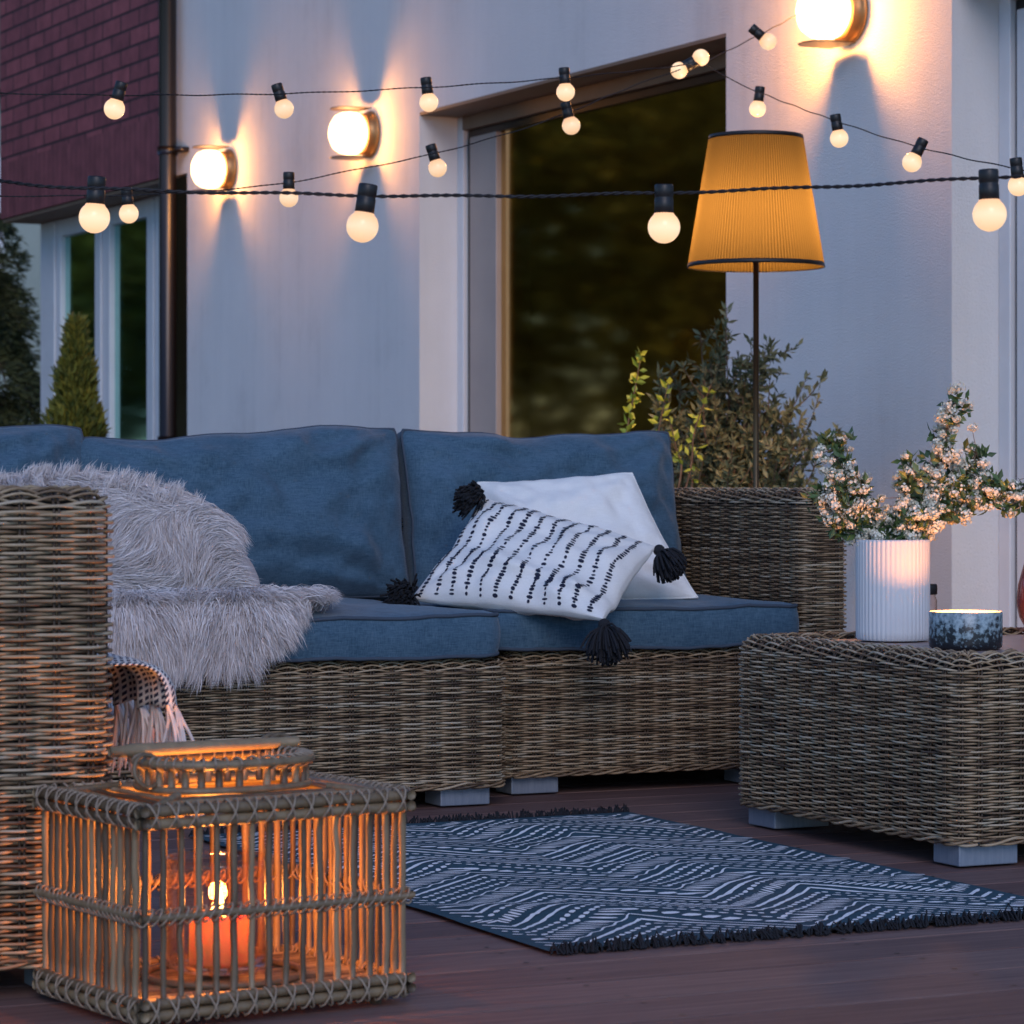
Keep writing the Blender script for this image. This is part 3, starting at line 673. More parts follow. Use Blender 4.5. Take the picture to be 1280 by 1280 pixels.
# ------------------------------------------------------------------ throw pillows with tassels
def tassel(parent, p, d, size=.05):
    size *= 1.25
    d = np.asarray(d, float); d /= np.linalg.norm(d); mb = MB(); p = np.asarray(p, float)
    mb.sphere(p+d*.010, .013, 12, 8)
    for i in range(260):
        q = rng.normal(size=3); q /= np.linalg.norm(q)
        a = d*1.0+q*rng.uniform(.1, 1.0); a /= np.linalg.norm(a); L = size*rng.uniform(.75, 1.1)
        b = p+d*.014
        P = smoothpath([b, b+a*L*.5+q*.006, b+a*L+np.array([0, 0, -.012])], 5); mb.tube(P, [.0028, .0028, .0028, .0028, .0022], 4)
    return mb.build('tassel', M['yarn'], parent)
def white_pillow():
    t = empty('white_pillow', at(740, 750, 6.5), 0, 'plain white square pillow behind the striped pillow', 'pillow')
    c = [at(640, 765, 6.5), at(872, 748, 6.52), at(790, 592, 6.66), at(597, 604, 6.68)]
    o, S, ring, nr = quad_pillow('cover', t, c, .06, M['white_cloth'], p=2.6, ex=.6, pinch=.05, wr=.011, seed=3)
    MB().tube(np.array(ring), .0022, 5, closed=True).build('seam', M['white_cloth'], o)
    o.location = -t.location
white_pillow()
def striped_pillow():
    t = empty('striped_pillow', at(660, 765, 6.3), 0, 'white pillow with rows of navy dashes and four black tassels', 'pillow')
    c = [at(514, 750, 6.32), at(754, 775, 6.08), at(820, 684, 6.36), at(604, 624, 6.5)]
    def sag(u, v):   # slumped fold across the middle
        return np.array([0, 0, -.016*math.exp(-((v+.15+.25*u)/.22)**2)])-FW*.018*math.exp(-((v+.35+.25*u)/.2)**2)*(1-u*u)
    o, S, ring, nr = quad_pillow('cover', t, c, .058, M['white_cloth'], p=2.6, ex=.6, pinch=.04, wr=.011, seed=9, sag=sag)
    o.location = -t.location
    st = MB()
    for k in range(12):
        u0 = -.9+1.86*k/11.5; v = -.96
        while v < .97:
            L = rng.uniform(.03, .066); wdt = rng.uniform(.016, .026) if rng.uniform() < .75 else .011
            uu = u0+.012*math.sin(v*7+k)
            # an embroidered dash: flattened bead following the cloth
            n = 8; ctr = S(uu, v+L/2, 1, .0012); a1 = S(uu+.02, v+L/2, 1, .0012)-ctr; a2 = S(uu, min(v+L/2+.02, .99), 1, .0012)-ctr
            a1 /= np.linalg.norm(a1); a2 /= np.linalg.norm(a2)
            hl = L/2*.165*.93; an = np.linspace(0, 2*math.pi, n, endpoint=False)
            V = [ctr+a1*math.cos(q)*wdt*.30+a2*math.sin(q)*hl for q in an]+[ctr+nr*.0012]
            st.add(V, [(i, (i+1) % n, n) for i in range(n)])
            v += L+rng.uniform(.004, .012)
    merge(o, st, base_mat('navy thread', (.012, .016, .04), .9))
    for p, d, s_ in ((c[3], (-.5, -.2, .12), .045), (c[0], (-.8, -.75, .25), .05), (c[1], (.1, -.35, -1), .052), (c[2], (.35, -.4, -.5), .045)):
        ta = tassel(t, p, d, s_); ta.location = -t.location
striped_pillow()

# ------------------------------------------------------------------ rug
def rug():
    X0, X1, Y0, Y1 = 1.805, 2.725, 3.70, 5.22
    t = empty('rug', ((X0+X1)/2, (Y0+Y1)/2, 0), 0, 'dark blue-grey rug with white hand-printed zigzag pattern and black fringe', 'rug')
    def hz(x, y):
        e = min(1, 8*min(x-X0+.02, X1-x+.02, y-Y0+.02, Y1-y+.02))
        return .006+max(0, .006*math.sin(y*9+x*3)*math.sin(x*5+1.3)+.004*math.sin(y*21+x*9))*e
    nx, ny = 70, 110; xs = np.linspace(X0, X1, nx); ys = np.linspace(Y0, Y1, ny)
    V = [(x, y, hz(x, y)) for y in ys for x in xs]
    I, J = np.meshgrid(np.arange(ny-1), np.arange(nx-1), indexing='ij')
    mat = fabric('slate rug cotton', (.010, .046, .070), (.024, .080, .115), 260, sheen=0, bd=.002)
    o = MB().add(V, np.stack([I*nx+J, I*nx+J+1, (I+1)*nx+J+1, (I+1)*nx+J], -1).reshape(-1, 4)).build('cloth', mat, t); o.location = -t.location
    pr = MB(); half = .20; ph = -.05
    def inb(x, y): return X0+.015 < x < X1-.015 and Y0+.03 < y < Y1-.03
    def zig(x): q = ((x-X0+ph)/half) % 2; return half*(q if q < 1 else 2-q)*.95
    def ribbon(P, w):
        P = [p for p in P]; seg = []
        for i, p in enumerate(P):
            if inb(*p): seg.append(p)
            if (not inb(*p) or i == len(P)-1):
                if len(seg) > 1:
                    A = np.array(seg); T = np.gradient(A, axis=0); T /= np.linalg.norm(T, axis=1)[:, None]; Nn = np.stack([-T[:, 1], T[:, 0]], 1)
                    ww = w*.5*(1+.18*rng.normal(size=len(A)))[:, None]
                    Lp, Rp = A+Nn*ww, A-Nn*ww; k = len(A)
                    Vv = [(x, y, hz(x, y)+.0012) for x, y in np.concatenate([Lp, Rp])]
                    pr.add(Vv, [(i_, i_+1, k+i_+1, k+i_) for i_ in range(k-1)])
                seg = []
    def blob(cx, cy, a, b, ang):
        if not inb(cx, cy): return
        q = np.linspace(0, 2*math.pi, 9)[:-1]; ca, sa = math.cos(ang), math.sin(ang)
        j = 1+.12*rng.normal(size=8)
        pts = [(cx+a*math.cos(t_)*ca*j_-b*math.sin(t_)*sa*j_, cy+a*math.cos(t_)*sa*j_+b*math.sin(t_)*ca*j_) for t_, j_ in zip(q, j)]
        pr.add([(x, y, hz(x, y)+.0013) for x, y in pts], [tuple(range(8))])
    xs_ = np.arange(X0, X1, .012)
    levels = []; y = Y0-.25; k = 0
    seq = ['line', 'line', 'leaf', 'thin', 'dash', 'dash', 'dash', 'line', 'thin', 'leaf', 'dash', 'dot', 'line', 'line', 'feather', 'dash']
    stp = {'line': .026, 'leaf': .043, 'thin': .023, 'dash': .026, 'dot': .025, 'feather': .042}
    while y < Y1+.1:
        kind = seq[k % len(seq)]; y += stp[kind]/2*1.25
        # near-horizontal legs and steep legs carry different marks
        xx = X0
        while xx < X1:
            q = ((xx-X0+ph)/half) % 2; leg = 0 if q < 1 else 1
            xe = xx+half*((1-q) if q < 1 else (2-q)); xe = min(xe, X1)+1e-5
            kk = kind
            if leg == 0: kk = {'leaf': 'featherbig', 'dash': 'dash2', 'thin': 'wavy', 'dot': 'dash2'}.get(kind, kind)
            xsn = np.arange(xx, xe, .008)
            if len(xsn) < 3: xx = xe; continue
            if kk in ('line', 'thin', 'wavy'):
                P = [(x, y+zig(x)+(.004*math.sin(x*160) if kk == 'wavy' else 0)+rng.normal()*.0006) for x in np.append(xsn, xe)]
                ribbon(P, .0072 if kk == 'line' else .0042)
            else:
                dl, (a, b) = {'leaf': (.032, (.0150, .0078)), 'dash': (.022, (.0082, .0038)), 'dot': (.018, (.005, .0045)), 'dash2': (.023, (.0095, .0048)), 'feather': (.013, (.015, .0036)), 'featherbig': (.0200, (.025, .0042))}[kk]
                s_ = 1 if leg == 0 else -1
                for x in np.arange(xx+dl*.4, xe, dl*.72):
                    an = math.atan2(s_*.95, 1)+{'leaf': .5, 'feather': 1.1, 'featherbig': -1.1}.get(kk, .15)
                    blob(x, y+zig(x)+rng.normal()*.001, a, b, an+rng.normal()*.1)
            xx = xe
        y += stp[kind]/2*1.25; k += 1
    merge(o, pr, noisy('white print', (.80, .81, .83), (.88, .88, .88), 150, .9))
    for yy, s_ in ((Y0, -1), (Y1, 1)):
        fr = MB()
        for i in range(480):
            x = rng.uniform(X0, X1); b = np.array([x, yy, hz(x, yy)]); cl = math.sin(x*150)*.005
            L = rng.uniform(.006, .021)*(1 if s_ < 0 else .6)
            fr.tube(smoothpath([b, b+(cl*.4, s_*L*.4, .008+.004*rng.normal()), b+(cl+rng.normal()*.005, s_*L, -b[2]+.003)], 5), .0015, 4, cap=False)
        f = fr.build('fringe', M['yarn'], t); f.location = -t.location
rug()

# ------------------------------------------------------------------ cane lantern, candle and hurricane glass
LYAW = YAW-R(34)      # left edge runs 34 degrees left of the view
lc = at(178, 1280, 3.52); lc[2] = 0
LD = np.array([math.sin(LYAW), math.cos(LYAW), 0]); LR = np.array([math.cos(LYAW), -math.sin(LYAW), 0])
LW, LDp, LH = .372, .285, .268
lcen = lc+LR*LW/2+LD*LDp/2
def lantern():
    t = empty('cane_lantern', lcen, -LYAW, 'rectangular natural cane lantern with open top and handle, lit from inside', 'lantern')
    hx, hy = LW/2, LDp/2
    def rim(z, rods, r, name, lash, X=hx, Y=hy):
        mb = MB()
        for q, (off, dz) in enumerate(rods):
            a, b = X-off, Y-off; e = .008 if len(rods) > 1 else 0
            for P in ([(-a-e, -b, z+dz), (a+e, -b, z+dz)], [(-a-e, b, z+dz), (a+e, b, z+dz)], [(-a, -b-e, z+dz+.001), (-a, b+e, z+dz+.001)], [(a, -b-e, z+dz+.001), (a, b+e, z+dz+.001)]):
                P = np.linspace(P[0], P[1], 12)+rng.normal(size=(12, 3))*.0004
                mb.tube(P, r*(1+.1*np.sin(np.arange(12)*2.1)), 8, rng.uniform())
        o = mb.build(name, M['cane'], t)
        ls = MB(); R2 = r*(2.0 if len(rods) == 1 else 2.25)
        for (A, B, out) in (((-X, -Y), (X, -Y), (0, -1)), ((-X, Y), (X, Y), (0, 1)), ((-X, -Y), (-X, Y), (-1, 0)), ((X, -Y), (X, Y), (1, 0))):
            A, B = np.array([*A, z]), np.array([*B, z]); Ln = np.linalg.norm(B-A); n = int(Ln/lash); dr = (B-A)/Ln; O = np.array([*out, 0.0])
            zc = np.mean([q[1] for q in rods])
            for i in range(n):
                c0 = A+dr*Ln*(i+.5)/n; sg = 1 if i % 2 else -1
                for sgn in ((1, -1) if len(rods) > 1 else (1,)):
                    ths = np.linspace(0, 2*math.pi, 11)
                    P = [c0+dr*(.009*sgn*math.cos(q)*.8)+np.array([0, 0, zc+R2*1.05*math.cos(q)])+O*(R2*.78*math.sin(q)) for q in ths]
                    ls.tube(P, .0015, 5, rng.uniform(), cap=False)
        merge(o, ls, M['raffia'])
        return o
    rim(LH-.012, [(0, .007), (0, -.007), (.010, .006)], .0066, 'top_rim', .026)
    rim(.027, [(0, .007), (0, -.007), (.010, -.006)], .0066, 'bottom_rim', .026)
    rim(.137, [(-.004, 0)], .0048, 'middle_rim', .012)
    def bar(x, y):
        n = 9; z = np.linspace(.03, LH-.015, n); P = np.stack([x+rng.normal(size=n)*.0006, y+rng.normal(size=n)*.0006, z], 1)
        r = np.full(n, rng.uniform(.0037, .0047)); r[int(rng.integers(1, n-1))] *= 1.16
        MB().tube(P, r, 9, rng.uniform()).build('cane_bar', M['cane'], t)
    nx, ny = 16, 15
    for i in range(nx):
        x = -hx+.006+(LW-.012)*i/(nx-1); bar(x, -hy+.004); bar(x, hy-.004)
    for i in range(1, ny-1):
        y = -hy+.006+(LDp-.012)*i/(ny-1); bar(-hx+.004, y); bar(hx-.004, y)
    # top slats around the opening, then the collar
    mb = MB(); ox, oy = .105, .078
    for k in range(4):
        f = (k+.7)/4.2; X = hx+(ox-hx)*f; Y = hy+(oy-hy)*f; z = LH-.006+.008*f
        for P in ([(-X, -Y, z), (X, -Y, z)], [(-X, Y, z), (X, Y, z)], [(-X, -Y, z), (-X, Y, z)], [(X, -Y, z), (X, Y, z)]):
            mb.tube(np.linspace(P[0], P[1], 8)+rng.normal(size=(8, 3))*.0006, .0032, 7, rng.uniform())
    for sx in (-1, 1):
        for sy in (-1, 1): mb.tube([(sx*hx, sy*hy, LH-.006), (sx*ox, sy*oy, LH+.006)], .005, 7, .4)
    mb.build('top_slats', M['cane'], t)
    cl = MB(); zt = .308
    def ov(z, rr, a, b, n=60):
        q = np.linspace(0, 2*math.pi, n, endpoint=False); sq = lambda v, e: np.sign(v)*np.abs(v)**(e+.2)
        return np.stack([a*sq(np.cos(q), .6), b*sq(np.sin(q), .6), np.full(n, z)], 1)
    cl.tube(ov(zt, 0, ox+.006, oy+.006), .0062, 7, .6, closed=True).tube(ov(zt-.002, 0, ox-.006, oy-.006), .005, 7, .2, closed=True).tube(ov(LH+.008, 0, ox+.004, oy+.004), .005, 7, .5, closed=True)
    col = cl.build('collar', M['cane'], t)
    pb = ov(0, 0, ox, oy, 26)
    for p in pb: MB().tube([(p[0], p[1], LH+.004), (p[0], p[1], zt)], .0050, 7, rng.uniform()).build('collar_post', M['cane'], col)
    ls = MB(); pb = ov(zt, 0, ox, oy, 44)
    for p in pb:
        d_ = p[:2]/np.linalg.norm(p[:2]); T = np.array([-d_[1], d_[0], 0])
        ls.tube([p+np.array([d_[0], d_[1], 0])*.0115*math.cos(q)+T*.004*math.cos(q)+np.array([0, 0, .0085*math.sin(q)]) for q in np.linspace(0, 2*math.pi, 9)], .0017, 5, cap=False)
    merge(col, ls, M['raffia'])
    h = MB()
    def lcl(p): d_ = np.asarray(p)-lcen; return (float(np.dot(d_, LR)), float(np.dot(d_, LD)), float(p[2]))
    h.tube(np.linspace(lcl(at(137, 940, 3.70)), lcl(at(372, 927, 3.84)), 10), np.interp(np.arange(10), [0, 1, 9], [.006, .009, .007]), 9, .8)
    h.tube([(-ox-.012+.018*math.cos(q), -.02+.005*math.sin(q), zt-.008+.020*math.sin(q)) for q in np.linspace(0, 2*math.pi, 16)], .0032, 6, .3)
    h.tube([(ox-.005+.022*math.cos(q), oy-.03+.005*math.sin(q), zt-.002+.024*math.sin(q)) for q in np.linspace(0, 2*math.pi, 16)], .0038, 6, .3)
    h.tube([(ox+.004+.022*math.cos(q), oy-.04+.012*math.sin(q), zt+.0+.022*math.sin(q)) for q in np.linspace(0, 2*math.pi, 16)], .0034, 6, .3)
    h.build('handle', M['cane'], t)
    b = MB()
    for i in range(17):
        y = -hy+.012+(LDp-.024)*i/16; b.tube(np.linspace((-hx+.01, y, .028), (hx-.01, y, .028), 6), .0058, 7, rng.uniform())
    b.tube([(.1*math.cos(q), .1*math.sin(q), .037) for q in np.linspace(0, 2*math.pi, 40, endpoint=False)], .005, 7, .5, closed=True)
    b.build('base_slats', M['cane'], t)
    for sx in (-1, 1):
        for sy in (-1, 1): MB().tube([(sx*(hx-.03), sy*(hy-.03), .0), (sx*(hx-.03), sy*(hy-.03), .028)], .008, 8, .1).build('foot', M['cane'], t)
lantern()
hp = at(274, 1200, 3.73); hp[2] = .043
j = MB().lathe([(.002, 0), (.05, 0), (.064, .006), (.068, .02), (.068, .135), (.0685, .143), (.066, .143), (.0655, .135), (.0655, .02), (.05, .009), (.002, .007)], 56).build('hurricane_glass', M['jar'], loc=hp)
tag(j, 'clear glass hurricane jar standing round the candle inside the cane lantern', 'glass jar')
cd = empty('pillar_candle', hp+np.array([0, 0, .0075]), 0, 'short red pillar candle with tall flame inside the cane lantern', 'candle')
MB().lathe([(.001, 0), (.037, 0), (.038, .004), (.0375, .060), (.035, .064), (.030, .0625), (.016, .058), (.001, .057)], 40).build('wax', M['wax'], cd)
MB().tube([(0, 0, .056), (.001, 0, .064), (.002, 0, .069)], .0011, 6).build('wick', M['yarn'], cd)
def flame_prof(h, r): return [(.0004, 0), (r*.6, h*.08), (r, h*.25), (r*.85, h*.45), (r*.5, h*.7), (r*.2, h*.88), (.0003, h)]
fl = MB().lathe(flame_prof(.030, .0042), 14).build('flame', M['flame'], cd, loc=(0.002, 0, .066))
plight('candle_light', cd, (0.002, 0, .083), 3.2, (1, .34, .06), .012)

# ------------------------------------------------------------------ vase of blossom
vp = at(1116, 800, 5.66); vp[2] = .358
def flute(al): return .022*np.abs(np.sin(al*24))-.011
v = MB(); v.lathe([(.066, .002), (.0695, 0.006), (.0700, .02), (.0700, .188), (.0695, .193), (.066, .194), (.064, .192), (.064, .02), (.002, .016)], 288, flute=flute)
v.add(*(lambda q: (q, [tuple(range(48))[::-1]]))([(.066*math.cos(a), .066*math.sin(a), .002) for a in np.linspace(0, 2*math.pi, 48, endpoint=False)]))
vo = v.build('ribbed_vase', M['vase'], loc=vp); tag(vo, 'white vertically ribbed cylinder vase on the wicker table', 'vase')
def blossom():
    t = empty('blossom_branches', vp+np.array([0, 0, .19]), 0, 'white spirea blossom branches with small green leaves standing in the ribbed vase', 'flowers')
    B = [  # pixel path, density, radius px
        ([(1100, 690), (1080, 655), (1058, 620), (1048, 590), (1046, 556)], 1.0, 15),
        ([(1098, 690), (1075, 655), (1045, 635), (1030, 608)], 1.0, 13),
        ([(1104, 690), (1092, 655), (1082, 630), (1075, 600)], .7, 12),
        ([(1110, 690), (1118, 655), (1128, 620), (1142, 585)], .75, 11),
        ([(1118, 690), (1145, 640), (1165, 600), (1180, 560), (1186, 525), (1197, 495)], .9, 13),
        ([(1118, 690), (1150, 645), (1180, 620), (1205, 590), (1222, 565)], 1.1, 16),
        ([(1120, 690), (1155, 655), (1195, 635), (1228, 622), (1255, 620), (1282, 624)], 1.1, 14),
        ([(1112, 690), (1125, 668), (1142, 658), (1158, 662)], 1.3, 12),
        ([(1115, 690), (1130, 660), (1150, 640), (1175, 640)], 1.2, 14),
        ([(1108, 690), (1090, 668), (1065, 662), (1050, 655)], 1.2, 11),
        ([(1116, 690), (1130, 655), (1160, 620), (1200, 612), (1235, 600)], .9, 12)]
    stm = MB(); lf = MB(); bl = MB(); org = np.array([*vp[:2], vp[2]+.19])
    for bi, (pp, dens, rp) in enumerate(B):
        dz = rng.uniform(-.05, .05)
        P = smoothpath([at(x, y, 5.67+dz*i/len(pp)) for i, (x, y) in enumerate(pp)], 26)-org
        stm.tube(P, np.linspace(.0022, .0009, 26), 5)
        n = int(66*dens*len(pp)/4)
        for k in range(n):
            f = rng.uniform(.22, 1.0); i = f*24.9; i0 = int(i); p = P[i0]*(1-i+i0)+P[i0+1]*(i-i0)
            off = rng.normal(size=3)*np.array([.6, .6, .6])*rp*5.67/F*1.15
            c = p+off; stm.tube([p, c], .0006, 4)
            if rng.uniform() < .63:
                m_ = 46; q = rng.normal(size=(m_, 3)); q /= np.linalg.norm(q, axis=1)[:, None]; q[:, 2] *= .75
                ctr = c+q*(rng.uniform(.35, 1.0, m_)[:, None]*rng.uniform(.009, .017))
                a_ = np.linspace(0, 2*math.pi, 6)[:-1]; s1 = np.cross(q, rng.normal(size=(m_, 3))); s1 /= np.linalg.norm(s1, axis=1)[:, None]; s2 = np.cross(q, s1)
                s2 /= np.linalg.norm(s2, axis=1)[:, None]
                rr = rng.uniform(.0022, .0036, m_)
                star = np.stack([ctr[:, None]+rr[:, None, None]*(math.cos(a)*s1[:, None]+math.sin(a)*s2[:, None])+q[:, None]*.001 for a in a_], 2).reshape(m_, 5, 3)
                V = np.concatenate([ctr[:, None], star], 1).reshape(-1, 3); b = np.arange(m_)[:, None]*6
                bl.add(V, np.concatenate([b+np.array([[0, 1+e, 1+(e+1) % 5]]) for e in range(5)], 0), rng.uniform())
            else:
                m_ = int(rng.integers(5, 11)); D = rng.normal(size=(m_, 3))+np.array([0, 0, .4]); 
                lf.leaves(c+rng.normal(size=(m_, 3))*.005, D, rng.uniform(.016, .028, m_), rng.uniform(.009, .014, m_), rng.uniform(size=m_), fold=.12)
        m_ = int(22*dens); ii = rng.integers(5, 25, m_)
        lf.leaves(P[ii], rng.normal(size=(m_, 3))+np.array([0, 0, .3]), rng.uniform(.014, .025, m_), rng.uniform(.007, .012, m_), rng.uniform(size=m_), fold=.12)
    stm.build('stems', M['stem'], t); lf.build('leaves', M['leaf_dark'], t, smooth=False); bl.build('flowers', M['blossom'], t, smooth=False)
blossom()

# ------------------------------------------------------------------ tealight bowl, jar and pink glass on the table
tp = at(1207, 809, 5.38); tp[2] = .358
m = base_mat('mottled blue glass', (.3, .4, .45), .15); nt = m.node_tree
sp = nd(nt, 'ShaderNodeSeparateXYZ'); tcn = nd(nt, 'ShaderNodeTexCoord'); nt.links.new(tcn.outputs['Object'], sp.inputs[0])
vv = noise_n(nt, coords(nt, (1, 1, 1)), 95, 3, .6)
f = mathn(nt, 'ADD', vv, mathn(nt, 'MULTIPLY', sp.outputs['Z'], 4.2))
setcol(nt, ramp(nt, f, [(.60, (.012, .014, .018)), (.68, (.16, .22, .25)), (.85, (.33, .42, .46))]))
nt.nodes['Principled BSDF'].inputs['Roughness'].default_value = .35
th_ = empty('tealight_holder', tp, 0, 'round mottled blue glass candle holder glowing at its rim on the wicker table', 'candle holder')
MB().lathe([(.002, 0), (.060, 0), (.0655, .004), (.0665, .012), (.0665, .066), (.065, .068)], 56).build('bowl', m, th_)
MB().lathe([(.0648, .068), (.0628, .067), (.0628, .012), (.058, .006), (.002, .005)], 56).build('lining', noisy('frosted inner glass', (.7, .55, .4), (.8, .65, .5), 90, .5), th_)
MB().lathe([(.002, .006), (.028, .006), (.0285, .028), (.026, .028), (.002, .026)], 24).build('tealight', M['white_cloth'], th_)
MB().lathe(flame_prof(.020, .004), 12).build('flame', M['flame'], th_, loc=(0, 0, .031))
plight('tealight_glow', th_, (0, 0, .046), 2.9, (1, .36, .08), .010)
jp = at(1158, 792, 5.86); jp[2] = .358
jb = empty('swing_top_jar', jp, 0, 'small clear glass jar with black clasp half hidden behind the ribbed vase', 'jar')
MB().lathe([(.002, 0), (.018, 0), (.021, .004), (.021, .07), (.018, .078), (.018, .09)], 32).build('body', M['jar'], jb)
MB().lathe([(.002, .102), (.020, .102), (.0215, .098), (.0215, .082), (.0185, .081)], 32).build('lid', M['black'], jb)
gp = at(1303, 786, 5.9); gp[2] = .358
pg = MB().lathe([(.002, .0), (.02, .0), (.032, .01), (.046, .035), (.052, .065), (.048, .1), (.038, .135), (.034, .15), (.036, .15), (.040, .135), (.050, .1), (.054, .065), (.048, .033), (.034, .008), (.02, -.0), (.002, -.0)][:8], 48).build('pink_glass_vase', M['pinkglass'], loc=gp)
so = pg.modifiers.new('s', 'SOLIDIFY'); so.thickness = .003
tag(pg, 'rounded pink glass vessel at the right edge of the wicker table', 'vase')

# ------------------------------------------------------------------ floor lamp
fp = at(945, 608, 8.0); fp[2] = 0
fl = empty('floor_lamp', fp, 0, 'lit floor lamp with amber pleated shade behind the sofa arm', 'floor lamp')
MB().lathe([(.001, 0), (.14, 0), (.14, .012), (.12, .02), (.001, .022)], 40).build('base', M['darkmetal'], fl)
MB().tube([(0, 0, .02), (0, 0, .8), (0, 0, 1.30)], .008, 14).build('pole', base_mat('dark brass pole', (.10, .065, .035), .35, Metallic=.7), fl)
zb, zt = CH+(HY-333)*8/F, CH+(HY-171)*8/F
npl = 130; prof = []; k = npl*4
al = np.linspace(0, 2*math.pi, k, endpoint=False); rows = 14; V = []; A = []
for i in range(rows):
    f = i/(rows-1); r = .183+(.125-.183)*f; rr = r+.0022*np.cos(al*npl)
    V.append(np.stack([rr*np.cos(al), rr*np.sin(al), np.full(k, zb+(zt-zb)*f)], 1)); A.append(.5+.45*np.cos(al*npl)*(.6+.4*np.sin(al*7+1)))
I = np.arange(rows-1)[:, None]; J = np.arange(k)[None]; J2 = (J+1) % k
MB().add(np.concatenate(V), np.stack([I*k+J, I*k+J2, (I+1)*k+J2, (I+1)*k+J], -1).reshape(-1, 4), np.concatenate(A)).build('lamp_shade', M['shade'], fl)
MB().lathe([(.1835, zb-.003), (.1865, zb-.003), (.1835, zb+.009), (.1825, zb+.009)], 80).lathe([(.1275, zt-.008), (.129, zt-.008), (.1275, zt+.003), (.125, zt+.003)], 80).build('trim', M['black'], fl)
sp_ = MB()
for q in range(3): a = q*2.094+.3; sp_.tube([(0, 0, zt-.03), (.124*math.cos(a), .124*math.sin(a), zt-.004)], .002, 6)
sp_.tube([(0, 0, 1.29), (0, 0, zt-.03)], .004, 8).build('shade_carrier', M['darkmetal'], fl)
MB().sphere((0, 0, 1.365), .032, 20, 14).build('bulb', M['opal'], fl)
plight('lamp_light', fl, (0, 0, 1.365), 16.0, (1, .50, .19), .03)

# ------------------------------------------------------------------ string lights
def string(name, path, bulbs, label, rc=.0015, n=200):
    """path: list of (px,py,Z) cable points; bulbs: list of (socket px,py, bulb px,py, Z)"""
    P = smoothpath([at(*q) for q in path], n); o0 = P[len(P)//2]
    t = empty(name, o0, 0, label, 'string lights')
    c = MB(); ln = np.concatenate([[0], np.cumsum(np.linalg.norm(np.diff(P, axis=0), axis=1))]); nn = int(ln[-1]/.006)
    Q = np.stack([np.interp(np.linspace(0, ln[-1], nn), ln, P[:, i]) for i in range(3)], 1)-o0
    s_ = np.linspace(0, ln[-1], nn)*2*math.pi/.03
    T = np.gradient(Q, axis=0); T /= np.linalg.norm(T, axis=1)[:, None]; S = np.cross(T, [0, 0, 1.0]); U = np.cross(S, T)
    Q = Q+U*(.0012*np.sin(s_*.13))[:, None]
    for ph in (0, math.pi): c.tube(Q+rc*.62*(np.cos(s_+ph)[:, None]*S+np.sin(s_+ph)[:, None]*U), rc*.68, 5)
    c.build('cable', M['cable'], t)
    for (sx, sy, bx, by, Z) in bulbs:
        a, b = at(sx, sy, Z), at(bx, by, Z); d = b-a; d /= np.linalg.norm(d)
        h = Matrix.Translation(Vector(b-o0)) @ Vector(-d).to_track_quat('Z', 'Y').to_matrix().to_4x4()
        so_ = MB().lathe([(.001, .060), (.0125, .060), (.0135, .058), (.0135, .044), (.0128, .043), (.0128, .040), (.0135, .039), (.0138, .018), (.0125, .0175)], 20).build('socket', M['black'], t); so_.matrix_local = h
        rb = .0228
        pr = [(rb*math.sin(q), -rb*math.cos(q)) for q in np.linspace(.02, 2.42, 14)]+[(.0138, .0195), (.0128, .023)]
        bo = MB().lathe(pr, 24).build('bulb', M['bulb'], so_)
    return t
string('string_lights', [(-60, 222, 4.0), (0, 226, 4.1), (120, 236, 4.15), (453, 244, 4.17), (640, 245, 4.17), (830, 241, 4.17), (1040, 233, 4.1), (1236, 222, 4.0), (1340, 214, 3.95)],
       [(120, 240, 118, 272, 4.32), (458, 248, 453, 283, 4.17), (830, 246, 830, 284, 4.17), (1236, 232, 1237, 268, 3.95)],
       'nearest string of large round bulbs on twisted black cable crossing the whole view', .0024)
string('string_lights', [(-50, 113, 6.2), (0, 116, 6.3), (142, 119, 6.4), (355, 117, 6.8), (536, 109, 7.0), (707, 97, 7.3), (850, 82, 7.8), (878, 78, 8.1), (960, 38, 8.6), (1004, 14, 9.1)],
       [(147, 122, 143, 136, 6.4), (350, 120, 355, 136, 6.9), (534, 112, 536, 128, 7.1), (706, 100, 707, 115, 7.3), (862, 82, 849, 88, 8.0), (862, 79, 876, 72, 8.0), (948, 42, 960, 52, 8.0)],
       'upper string of small bulbs running from the brick bay up to the largest wall lamp')
string('string_lights', [(-50, 244, 6.6), (0, 245, 6.7), (161, 244, 6.8), (270, 238, 6.9), (361, 228, 7.0), (455, 210, 7.1), (543, 192, 7.2), (640, 165, 7.4), (712, 140, 7.5), (790, 108, 7.8), (858, 84, 8.0)],
       [(159, 246, 161, 267, 6.9), (361, 230, 361, 247, 7.0), (542, 194, 547, 210, 7.3), (710, 142, 714, 157, 7.4)],
       'small-bulb string rising from below the brick bay across the glass door')
string('string_lights', [(878, 78, 8.0), (900, 92, 8.0), (948, 115, 7.9), (1047, 152, 7.3), (1149, 184, 6.9), (1260, 209, 6.5), (1330, 219, 6.3)],
       [(949, 119, 947, 136, 8.0), (1046, 156, 1049, 173, 7.3), (1148, 187, 1140, 203, 6.9), (1271, 212, 1273, 232, 6.4)],
       'small-bulb string sloping down to the right behind the amber lamp shade')

